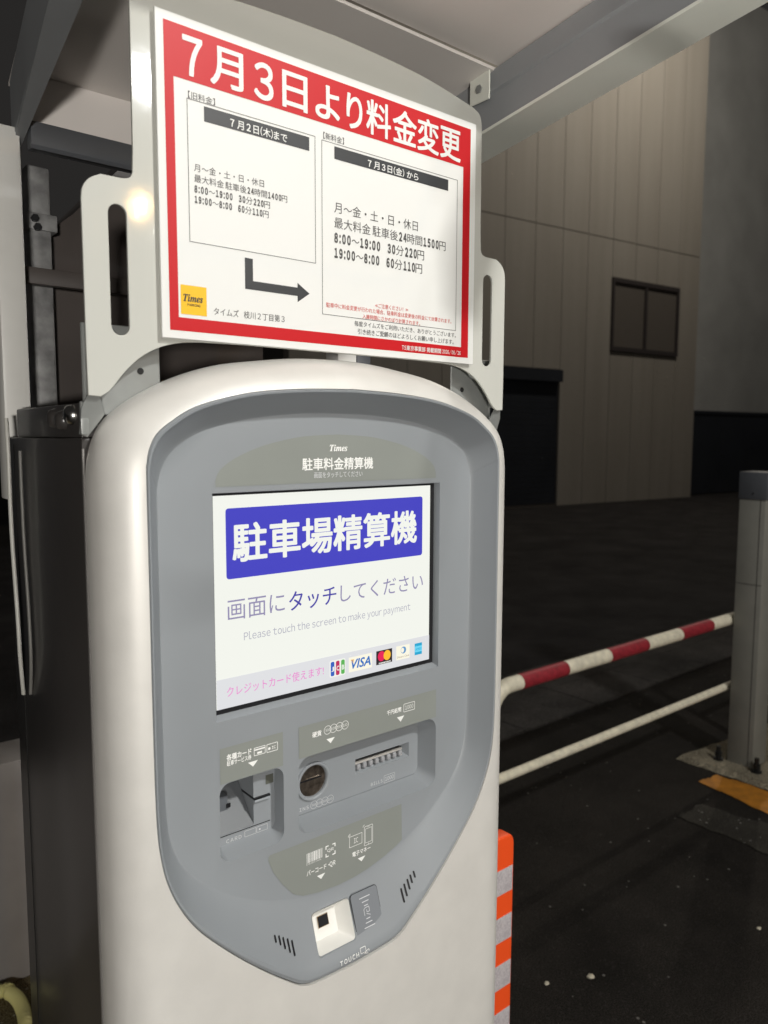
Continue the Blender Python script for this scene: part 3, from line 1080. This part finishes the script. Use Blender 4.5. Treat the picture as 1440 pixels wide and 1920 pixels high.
def stadium(cx, z0, z1, rd, n=10):
    out = []
    for k in range(n + 1):
        a = math.pi * k / n
        out.append((cx + rd * math.cos(a), z1 - rd + rd * math.sin(a)))
    for k in range(n + 1):
        a = math.pi + math.pi * k / n
        out.append((cx + rd * math.cos(a), z0 + rd + rd * math.sin(a)))
    return out


plate('backing_plate', 'plate_white', SH, [holder, stadium(-.2460, 1.5725, 1.6915, .0092), stadium(.2445, 1.5735, 1.6930, .0092)], -.0072, .0032, .0006)
for sg in (-1, 1):
    x0, x1 = sorted((sg * .200, sg * .2755))
    bm = bmesh.new()
    add_box(bm, x0, x1, .0140, .0165, 1.500, 1.585, .0008, 1)
    xa, xb = sorted((sg * .2700, sg * .2725))
    add_box(bm, xa, xb, -.0040, .0140, 1.520, 1.585, .0006, 1)
    tab = link('bracket', from_bm(bm), 'steel', SH, 30)
    bm = bmesh.new()
    add_tube(bm, [(sg * .220, .0142, 1.5430), (sg * .220, .0132, 1.5430)], .0032, 14)
    link('bolt_hole', from_bm(bm), 'gap', tab)
    lip = [(sg * .2665, 1.518), (sg * .2770, 1.518), (sg * .2815, 1.506), (sg * .2815, 1.482), (sg * .2740, 1.479), (sg * .2600, 1.500)]
    bm = bmesh.new()
    a = [bm.verts.new((x, -.0035 + (1.518 - z) * .35, z)) for x, z in lip]
    b = [bm.verts.new((x, -.0015 + (1.518 - z) * .35, z)) for x, z in lip]
    bm.faces.new(a); bm.faces.new(b[::-1])
    for k in range(6):
        bm.faces.new((a[k], b[k], b[(k + 1) % 6], a[(k + 1) % 6]))
    link('lower_lip', from_bm(bm), 'steel', SH)

# ------------------------------------------------------------------ notice on the holder
NS = empty('notice_sign', (0, -.012, 1.574), 'rectangular white notice with a red border and fare change lettering, fixed to the backing plate', 'sign')
YS = -.0134
plate('board', 'poster', NS, [rect(-.2080, .2120, 1.5745, 1.8715)], YS, .0030, .0004)
flat('border', 'poster_red', NS, [rect(-.2006, .2026, 1.5817, 1.8636), rect(-.1914, .1902, 1.5944, 1.8156)], YS - .0003)
y1 = YS - .0003
y2 = YS - .0006
lettering('title_lettering', 'poster', NS, [place(glyphs(c, .017, res=5), b) for c, b in zip('７月３日より料金変更', [
    (-.1822, -.1618, 1.8200, 1.8560), (-.1540, -.1180, 1.8195, 1.8565), (-.1060, -.0835, 1.8192, 1.8555), (-.0730, -.0420, 1.8195, 1.8560),
    (-.0320, .0000, 1.8200, 1.8555), (.0090, .0310, 1.8190, 1.8560), (.0365, .0725, 1.8195, 1.8575), (.0750, .1120, 1.8200, 1.8575), (.1130, .1480, 1.8190, 1.8575), (.1500, .1850, 1.8190, 1.8560)])], y2)


def num_(t):
    return [(p[0], .022, .9, .34) for p in fw(t)]


def line_frame(x0, x1, z0, z1, w=.0006):
    return frame(x0, x1, z0, z1, w)


lettering('fare_box', 'poster_grey', NS, [line_frame(-.1787, -.0322, 1.6670, 1.7995)], y1)
lettering('fare_box', 'poster_grey', NS, [line_frame(-.0240, .1806, 1.6140, 1.7980)], y1)
lettering('fare_bar', 'poster_ink', NS, [shape([rect(-.1611, -.0399, 1.7825, 1.7965)])], y1)
lettering('fare_bar', 'poster_ink', NS, [shape([rect(-.0071, .1646, 1.7818, 1.7950)])], y1)
lettering('bar_lettering', 'poster', NS, [place(segs(num_('7') + [('月', .014, 1, .34)] + num_('2') + [('日', .014, 1, .22), ('（', .014, .9, .06), ('木', .014, 1, .06), ('）', .014, .9, .12), ('まで', .014, 1, 0)]), (-.1333, -.0675, 1.7840, 1.7930))], y2)
lettering('bar_lettering', 'poster', NS, [place(segs(num_('7') + [('月', .014, 1, .34)] + num_('3') + [('日', .014, 1, .22), ('（', .014, .9, .06), ('金', .014, 1, .06), ('）', .014, .9, .40), ('から', .014, 1, 0)]), (.0389, .1150, 1.7830, 1.7920))], y2)


def fare(z, x0, widths, h, price):
    K, D = .002, .028
    g = lambda t: fw(t, .052, .58, .26)

    def num(t, after):
        q = g(t)
        q[-1] = q[-1][:3] + (after,)
        return q
    rows = [[('月～金・土・日・休日', K, 1, 0)],
            [('最大料金', K, 1, .22), ('駐車後', K, 1, .14)] + num('24', .08) + [('時間', K, 1, .16)] + num(price, .08) + [('円', K, 1, 0)],
            num('8:00', .10) + [('～', K, .9, .10)] + num('19:00', .85) + num('30', .08) + [('分', K, 1, .16)] + num('220', .08) + [('円', K, 1, 0)],
            num('19:00', .10) + [('～', K, .9, .10)] + num('8:00', .85) + num('60', .08) + [('分', K, 1, .16)] + num('110', .08) + [('円', K, 1, 0)]]
    return [place(segs(rw), (x0, x0 + w, zz - h / 2, zz + h / 2)) for rw, zz, w in zip(rows, z, widths)]


lettering('old_fare_lettering', 'poster_grey', NS, fare([1.7375, 1.7275, 1.7175, 1.7078], -.1726, [.0770, .1046, .0837, .0820], .0074, '1400'), y1)
lettering('caption_lettering', 'poster_grey', NS, [place(glyphs('【旧料金】', .004), (-.1773, -.1492, 1.7998, 1.8066))], y1)
lettering('new_fare_lettering', 'poster_grey', NS, fare([1.7310, 1.7148, 1.6985, 1.6823], -.0075, [.1226, .1686, .1330, .1300], .0118, '1500'), y1)
lettering('caption_lettering', 'poster_grey', NS, [place(glyphs('【新料金】', .004), (-.0217, .0058, 1.7995, 1.8068))], y1)
lettering('arrow', 'poster_ink', NS, [shape([[(-.1190, 1.6608), (-.1098, 1.6606), (-.1098, 1.6386), (-.0560, 1.6386), (-.0560, 1.6436), (-.0406, 1.6340), (-.0560, 1.6234), (-.0560, 1.6298), (-.1190, 1.6298)]])], y1)
LG = flat('logo_square', 'poster_yellow', NS, [rect(-.1891, -.1620, 1.5978, 1.6256)], y1)
lettering('logo_lettering', 'poster_ink', LG, [place(glyphs('𝑻𝒊𝒎𝒆𝒔', .012), (-.1866, -.1661, 1.6100, 1.6172)), place(segs(fw('PARKING', .02)), (-.1825, -.1690, 1.6060, 1.6084))], y2)
lettering('place_lettering', 'poster_grey', NS, [place(segs([('タイムズ', .006, 1, .8), ('枝川２丁目第３', .006, 1, 0)]), (-.1546, -.0725, 1.6001, 1.6076))], y1)
lettering('note_lettering', 'poster_note', NS, [place(glyphs('≪ご注意ください！≫', .006), (.0500, .1006, 1.6290, 1.6342)),
                                              place(glyphs('駐車中に料金変更が行われた場合、駐車料金は変更後の料金にて計算されます。', .006), (-.0188, .1727, 1.6222, 1.6276)),
                                              place(glyphs('入庫時間にさかのぼり計算されます。', .006), (.0316, .1198, 1.6148, 1.6200))], y1)
lettering('thanks_lettering', 'poster_ink', NS, [place(glyphs('毎度タイムズをご利用いただき、ありがとうございます。', .004), (.0200, .1808, 1.6054, 1.6115)),
                                               place(glyphs('引き続きご愛顧のほどよろしくお願い申し上げます。', .004), (.0248, .1770, 1.5968, 1.6030))], y1)
lettering('footer_lettering', 'poster', NS, [place(segs(fw('TS', .012, .8) + [('東京事業部', .012, 1, .35), ('掲載期間', .012, 1, .35)] + fw('2026/06/26', .012, .7)), (.0908, .1891, 1.5838, 1.5898))], y2)

# ------------------------------------------------------------------ shelter over the machine
SHL = empty('shelter', (0, .3, 0), 'grey steel shelter frame with a sloping pale roof sheet above the payment machine', 'shelter')
SLP = .135
roofz = lambda y: 1.962 - SLP * y


def slab(name, m, parent, pts_xy, z0fn, th):
    bm = bmesh.new()
    a = [bm.verts.new((x, y, z0fn(y))) for x, y in pts_xy]
    b = [bm.verts.new((x, y, z0fn(y) + th)) for x, y in pts_xy]
    n = len(a)
    bm.faces.new(a); bm.faces.new(b[::-1])
    for k in range(n):
        bm.faces.new((a[k], b[k], b[(k + 1) % n], a[(k + 1) % n]))
    return link(name, from_bm(bm), m, parent)


slab('roof_sheet', 'ceiling', SHL, [(-.300, -.16), (.318, -.16), (.318, 0.0), (-.284, 0.0)], roofz, .004)
slab('rear_sheet', 'ceiling_rear', SHL, [(-.284, .004), (.318, .004), (.318, .345), (-.246, .345)], lambda y: roofz(y) - .004, .004)


def beam(name, xin, xout, sgn):
    """xin/xout: functions of y; box web with a ridge on the inner side and a pale foot flange"""
    ys = (.335, -.38)
    bm = bmesh.new()
    prof_ = [(0, .000), (0, .0415), (.004, .0435), (.004, .0475), (0, .0495), (0, .0720), (1, .0720), (1, .000)]
    R_ = []
    for y in ys:
        R_.append([bm.verts.new((xin(y) - sgn * 0 + (xout(y) - xin(y)) * (t if t in (0, 1) else 0) - (sgn * t if t not in (0, 1) else 0), y, roofz(y) - .0745 + h)) for t, h in prof_])
    n = len(prof_)
    for k in range(n):
        bm.faces.new((R_[0][k], R_[0][(k + 1) % n], R_[1][(k + 1) % n], R_[1][k]))
    bm.faces.new(R_[0]); bm.faces.new(R_[1][::-1])
    web = link(name, from_bm(bm), 'beam', SHL)
    return web


rb = beam('beam', lambda y: .262, lambda y: .316, 1)
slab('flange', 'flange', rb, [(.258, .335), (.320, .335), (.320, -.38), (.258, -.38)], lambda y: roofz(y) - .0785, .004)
bm = bmesh.new()
add_box(bm, .2545, .2570, .005, .041, 1.921, 1.9575, .001, 1)
br = link('beam_tab', from_bm(bm), 'flange', rb, 30)
tube('bolt', 'steel', br, [(.2545, .023, 1.938), (.2525, .023, 1.938)], .0055, 6)
lb = beam('beam', lambda y: -.240 + (y - .294) * .07, lambda y: -.250 + (y - .31) * .124, -1)
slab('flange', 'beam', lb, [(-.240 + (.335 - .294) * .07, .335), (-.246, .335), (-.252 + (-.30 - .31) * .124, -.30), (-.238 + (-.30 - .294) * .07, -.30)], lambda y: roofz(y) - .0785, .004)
box('cross_panel', 'ceiling_rear', SHL, -.236, .258, .305, .308, 1.854, 1.9165)
box('cross_beam', 'post_cap', SHL, -.238, .260, .286, .304, 1.8245, 1.8560, .002)
box('cross_lip', 'post_cap', SHL, -.239, .260, .2835, .2855, 1.8225, 1.8275)
for xa, xb, xc in ((-.2755, -.2440, -.2620), (.2296, .2680, .2296)):
    bm = bmesh.new()
    add_box(bm, xa, xb, .309, .345, 1.40, 1.852, .003, 2)
    add_box(bm, xc, xb - .003, .312, .342, 0, 1.3995, .002, 1)
    link('post', from_bm(bm), 'post_white', SHL, 30)
box('post_sleeve', 'post_cap', SHL, .2682, .2975, .309, .345, 0, 1.852, .002)
box('tie_bar', 'bronze_flat', SHL, -.2438, .2294, .350, .362, 1.676, 1.697, .001)

# tube lamp on the front of the shelter arms (just out of the frame)
CLT = empty('canopy_lamp', (.12, -.55, 1.80), 'white tube lamp hung between the front ends of the shelter beams', 'lamp')
dm = bpy.data.materials.new('tube_light')
dm.use_nodes = True
nt = dm.node_tree
nt.nodes.remove(nt.nodes['Principled BSDF'])
e = nt.nodes.new('ShaderNodeEmission')
e.inputs[0].default_value = (1.0, 1.0, 0.93, 1)
e.inputs[1].default_value = LED
nt.links.new(e.outputs[0], nt.nodes['Material Output'].inputs[0])
tube('tube', dm, CLT, [(.02, -.55, 1.82), (.22, -.55, 1.82)], .0045, 12)
for x in (.014, .226):
    box('end_cap', 'post_white', CLT, x - .007, x + .007, -.556, -.544, 1.814, 1.826, .002)
tube('arm', 'post_white', CLT, [(.232, -.55, 1.82), (.285, -.55, 1.82), (.289, -.50, 1.86), (.289, -.31, roofz(-.30) - .04), (.289, -.28, roofz(-.28) - .04)], .006, 8)

# flood lamp on a pole in the lot behind the viewer: the main light
def flood(px, py, h, lab, hx, hy, hz, sx, sy, watts, col, aim):
    F_ = empty('flood_lamp', (px, py, 0), lab, 'lamp')
    tube('pole', 'post_grey', F_, [(px, py, 0), (px, py, h)], .038, 14)
    a_ = Vector(aim); c_ = Vector((hx, hy, hz))
    d_ = (a_ - c_).normalized()
    b_ = c_ - d_ * .05
    box('lamp_head', 'post_cap', F_, b_.x - sx * .6, b_.x + sx * .6, b_.y - .035, b_.y + .02, b_.z - sy * .7, b_.z + sy * .7, .01)
    tube('arm', 'post_grey', F_, [(px, py, hz), (b_.x, b_.y - .03, b_.z)], .02, 8)
    l_ = bpy.data.lights.new('flood_light', 'AREA')
    l_.shape = 'RECTANGLE'
    l_.size = sx
    l_.size_y = sy
    l_.energy = watts
    l_.color = col
    o_ = bpy.data.objects.new('flood_light', l_)
    COL.objects.link(o_)
    o_.parent = F_
    o_.location = c_ - Vector((px, py, 0))
    o_.rotation_euler = d_.to_track_quat('-Z', 'Y').to_euler()


flood(1.05, -3.45, 4.4, 'tall white flood lamp on a pole in the lot facing the payment machine', 1.0, -3.2, 4.2, .34, .30, FLOOD, (1.0, .99, .95), (.05, 0, 1.2))
flood(1.88, -5.4, 4.3, 'distant white flood lamp on a pole at the back of the lot', 1.88, -5.1, 4.13, .22, .18, SPOT, (.96, .98, 1.0), (-.2, 0, 1.6))

# added fill lamp, weaker: lights the cabinet side, the pipe and the ceiling
flood(-1.28, -2.5, 1.42, 'added low fill lamp on a waist high post, lighting the shelter from below', -1.25, -2.36, 1.30, .20, .10, SIDE, (1.0, .96, .90), (-.1, .2, 1.6))

# ------------------------------------------------------------------ behind the machine
GP = empty('steel_pipe', (-.2, .4, 0), 'mottled galvanised steel post with a clamp band behind the shelter', 'post')
box('pipe', 'galv', GP, -.2170, -.1870, .392, .422, 0, 1.838, .004)
bnd = box('clamp_band', 'galv', GP, -.2205, -.1800, .3885, .4255, 1.7540, 1.7765, .002)
tube('bolt', 'black', bnd, [(-.2100, .389, 1.768), (-.2100, .382, 1.768)], .005, 6)
tube('bolt', 'black', bnd, [(-.2070, .389, 1.757), (-.2070, .382, 1.757)], .005, 6)
bm = bmesh.new()
pr = [(-.176, 0), (.16, 0), (.16, 1.98), (.02, 1.98), (-.145, 1.795), (-.176, 1.768)]
a = [bm.verts.new((x, .43, z)) for x, z in pr]
b = [bm.verts.new((x, .56, z)) for x, z in pr]
bm.faces.new(a); bm.faces.new(b[::-1])
for k in range(len(pr)):
    bm.faces.new((a[k], b[k], b[(k + 1) % len(pr)], a[(k + 1) % len(pr)]))
tag(link('equipment_cabinet', from_bm(bm), 'bronze_flat'), 'tall dark brown steel cabinet with a slanted top right behind the machine and the sign', 'cabinet')

tag(tube('edge_line', 'edge_line_white', None, catmull([(-.290, .2402, 1.50), (-.290, .2372, 1.466), (-.290, .2374, 1.367), (-.290, .2270, 1.274), (-.289, .2280, 1.223), (-.282, .2494, 1.170)], 5), .0024, 10),  # thin tube standing in for the lit edge of the post
    'thin white line added for the lit edge of the post, outer of two', 'edge_line')
tag(tube('edge_line', 'edge_line_grey', None, catmull([(-.2805, .2243, 1.463), (-.2805, .2236, 1.368), (-.2805, .2153, 1.275), (-.2805, .2149, 1.218), (-.2790, .2290, 1.175)], 5), .0020, 10),  # added thin tube in place of a second, duller edge line
    'thin dull grey line added for a second edge, beside the white one', 'edge_line')


def ribbed():
    pts = catmull([(-.60, 1.30, .02), (-.25, 1.385, .02), (-.10, 1.380, .02), (-.083, 1.360, .02), (-.073, 1.326, .02), (-.0715, 1.281, .02), (-.080, 1.219, .02), (-.11, 1.10, .02), (-.2, .9, .02)], 24)
    rad = [.0165 + .0012 * math.sin(i * 1.6) for i in range(len(pts))]
    return tube('hose', 'hose', None, pts, rad, 14)


tag(ribbed(), 'pale yellow ribbed hose curving over the gravel behind the machine', 'hose')
tag(box('low_wall', 'low_wall', None, -3.2, .6, 1.42, 1.58, 0, .62, .006), 'low plain grey wall standing behind the hose and the dark cabinet', 'wall')
tag(box('far_fence', 'navy', None, -9, .2, 3.4, 3.46, 0, 2.4, .01), 'dark fence panel in the night behind the low grey wall', 'fence')

# ------------------------------------------------------------------ orange marker board
OB = empty('marker_board', (.52, .2, 0), 'orange plastic marker board with pale reflective bands beside the payment machine', 'marker board')
ob = [(.43, 0), (.556, 0), (.5585, .710)] + [(.5585 - .012 * (1 - math.cos(t)), .710 + .017 * math.sin(t)) for t in [math.pi / 2 * k / 6 for k in range(1, 7)]]
ob += [(.5585 - .012 - .02, .7285), (.47, .7295), (.44, .727), (.43, .715)]
plate('board', 'orange', OB, [ob], .200, .030, .004, 40)
for z0, z1 in ((.6190, .6684), (.5232, .5732), (.4275, .4774), (.33, .38), (.235, .285)):
    o = plate('reflective_band', 'band', OB, [[(.4305, z0), (.5572, z0), (.5575, z1), (.4305, z1)]], .1992, .0007, 0)

# ------------------------------------------------------------------ guard rail
RK, RY = 1.0998, .93


def rail(name, x0, x1, lab, grp, reds, bend0):
    X = lambda x: -.514 + RK * (x + .514)
    G = empty(name, (X((x0 + x1) / 2), RY, 0), lab, 'guard rail', grp)
    zt, zb, rt, rb_ = 1.48 - RK * (1.48 - .738), 1.48 - RK * (1.48 - .454), .0238 * RK, .0150 * RK
    bd = .085
    if bend0:
        xl = X(x0) - bd + .02
        pts = [(xl, RY, 0), (xl, RY, zt - bd)]
        for k in range(1, 7):
            a = math.pi / 2 * k / 6
            pts.append((xl + bd * (1 - math.cos(a)), RY, zt - bd + bd * math.sin(a)))
        pts.append((X(x1), RY, zt))
    else:
        xl = X(x0)
        pts = [(xl, RY, zt), (X(x1), RY, zt)]
    tube('top_rail', 'rail_white', G, pts, rt, 20)
    for a, b in reds:
        tube('red_band', 'rail_red', G, [(X(a), RY, zt), (X(b), RY, zt)], rt + .0006, 20)
    tube('lower_rail', 'rail_white', G, [(xl, RY, zb), (X(x1), RY, zb)], rb_, 16)
    xe = X(x1) + .0
    tube('leg', 'rail_white', G, [(xe if bend0 else X(x0), RY, 0), (xe if bend0 else X(x0), RY, zt + rt * .6)], rt * .9, 16)
    return G


rail('guard_rail', 1.180, 2.640, 'cream tube guard rail with three red bands ending at the grey post', 'guard rails along the street', [(1.244, 1.464), (1.6965, 1.9236), (2.154, 2.384)], True)
rail('guard_rail', 2.80, 5.2, 'next cream guard rail, seen only as short ends past the grey post', 'guard rails along the street', [(3.35, 3.57), (3.8, 4.02)], False)

# ------------------------------------------------------------------ grey post
GPt = empty('gate_post', (2.87, .82, 0), 'square grey metal post with a darker cap on a concrete base by the street', 'post')
box('shaft', 'post_grey', GPt, 2.820, 2.945, .780, .895, 0.02, 1.215, .002)
box('cap', 'post_cap', GPt, 2.816, 2.949, .776, .899, 1.2152, 1.335, .003)
box('seam', 'gap', GPt, 2.8190, 2.8210, .7815, .8935, .8420, .8440)
box('seam', 'gap', GPt, 2.8190, 2.8210, .8005, .8025, .03, 1.2140)
tube('rivet', 'bright_steel', GPt, [(2.816, .832, 1.243), (2.8125, .832, 1.243)], .004, 10)
for yy in (.925, .752):
    bm = bmesh.new()
    add_tube(bm, [(2.80, yy, .02), (2.80, yy, .03)], .024, 6)
    add_tube(bm, [(2.80, yy, .03), (2.80, yy, .085)], .010, 10)
    add_tube(bm, [(2.80, yy, .04), (2.80, yy, .058)], .017, 6)
    link('anchor_bolt', from_bm(bm), mat('black_bolt', (.03, .03, .03), .25, metal=.6), GPt, 40)

# ------------------------------------------------------------------ buildings across the street
P0 = Vector((11.379, 9.942, 0))
UD = Vector((6.306, -.661, 0)).normalized()
ND = Vector((-UD.y, UD.x, 0))                 # away from the camera
BT = Matrix(((UD.x, ND.x, 0, P0.x), (UD.y, ND.y, 0, P0.y), (0, 0, 1, 0), (0, 0, 0, 1)))
BLD = empty('building', (P0.x, P0.y, 0), 'brown panel clad building across the street with a dark window above a shuttered doorway', 'building')


def bpart(name, m, parent, boxes, bev=0.0):
    bm = bmesh.new()
    for b in boxes:
        add_box(bm, *b, bev, 1)
    bmesh.ops.transform(bm, matrix=BT, verts=bm.verts)
    return link(name, from_bm(bm), m, parent)


def clad():
    """panels with open joints round the window and the doorway"""
    us = [-4.89 + .81 * k for k in range(40)]
    us = [x for x in us if x < -.2] + [-.1057, .7288, 1.5194, 2.2876, 3.08, 3.8562, 4.62, 5.40, 6.22]
    out = []
    g = .006
    for a, b in zip(us, us[1:]):
        spans = [(0, 5.85), (5.85, 11.6)]
        if a >= -.95 and b <= 1.6:
            spans[0] = (2.92, 5.85)
        elif 3.0 < a < 5.3:
            spans = [(0, 3.42 - g), (5.02 + g, 5.85), (5.85, 11.6)]
        for c, d in spans:
            out.append((a + g, b - g, 0, .06, c + g * 1.6, d - g * 1.6))
    return out


bpart('wall', 'cladding', BLD, clad())
bpart('core', 'core_dark', BLD, [(-4.95, 6.22, .062, 6, 0, 11.7)])
wf = bpart('window', 'window_frame', BLD, [(3.06, 5.42, -.05, .06, 3.42, 3.52), (3.06, 5.42, -.05, .06, 4.93, 5.03), (3.06, 3.13, -.05, .06, 3.52, 4.93), (5.35, 5.42, -.05, .06, 3.52, 4.93), (4.19, 4.27, -.04, .06, 3.52, 4.93)])
bpart('pane', 'window_glass', wf, [(3.13, 4.19, .0, .02, 3.52, 4.93)])
bpart('pane', 'window_glass', wf, [(4.27, 5.35, .0, .02, 3.52, 4.93)])
sh = bpart('shutter', 'navy', BLD, [(-.93, 1.52, .045, .06, .06 + .12 * k, .175 + .12 * k) for k in range(24)])
bpart('shutter_box', 'navy', sh, [(-.93, 1.52, -.10, .06, 2.66, 2.91)])

HB = empty('far_building', (P0.x + 10, P0.y, 0), 'plain grey flat fronted building beside the brown panel clad one', 'building')
bpart('wall', 'far_wall', HB, [(6.4, 30, 2.0, 9, 0, 14)])
HD = empty('hoarding', (P0.x + 8, P0.y, 0), 'near black panel hoarding standing before the plain grey far building', 'hoarding')
bpart('panels', 'navy', HD, [(6.62 + 1.2 * k, 7.80 + 1.2 * k, .3, .36, .05, 2.1) for k in range(9)])
bpart('top_bar', 'navy', HD, [(6.6, 17.4, .27, .39, 2.1, 2.18)])


# ------------------------------------------------------------------ street lamps (outside the frame)
def street_lamp(x, y, h, lab, watts, col, rad, aim):
    S_ = empty('street_lamp', (x, y, 0), lab, 'street lamp', 'street lamps')
    tube('pole', 'post_grey', S_, [(x, y, 0), (x, y, h * .5), (x, y, h)], [.07, .06, .045], 14)
    ax, ay = aim
    tube('arm', 'post_grey', S_, [(x, y, h - .05), (x + ax * .4, y + ay * .4, h + .12), (x + ax, y + ay, h + .16)], .025, 10)
    hd = box('lamp_head', 'post_grey', S_, x + ax - .16, x + ax + .16, y + ay - .16, y + ay + .16, h + .10, h + .22, .03)
    ld = bpy.data.lights.new('street_light', 'POINT')
    ld.energy = watts
    ld.color = col
    ld.shadow_soft_size = rad
    lo_ = bpy.data.objects.new('street_light', ld)
    COL.objects.link(lo_)
    lo_.parent = S_
    lo_.location = (ax, ay, h + .10 - rad - .02)


street_lamp(3.6, -11.2, 4.9, 'street lamp behind the viewer on the near side of the lot', FAR * 12.6, (1.0, .62, .24), .12, (.45, .5))
street_lamp(14.6, 4.6, 11.2, 'street lamp over the road in front of the panel clad building', STREET * 12.6, (1.0, .91, .78), .14, (-.6, .8))
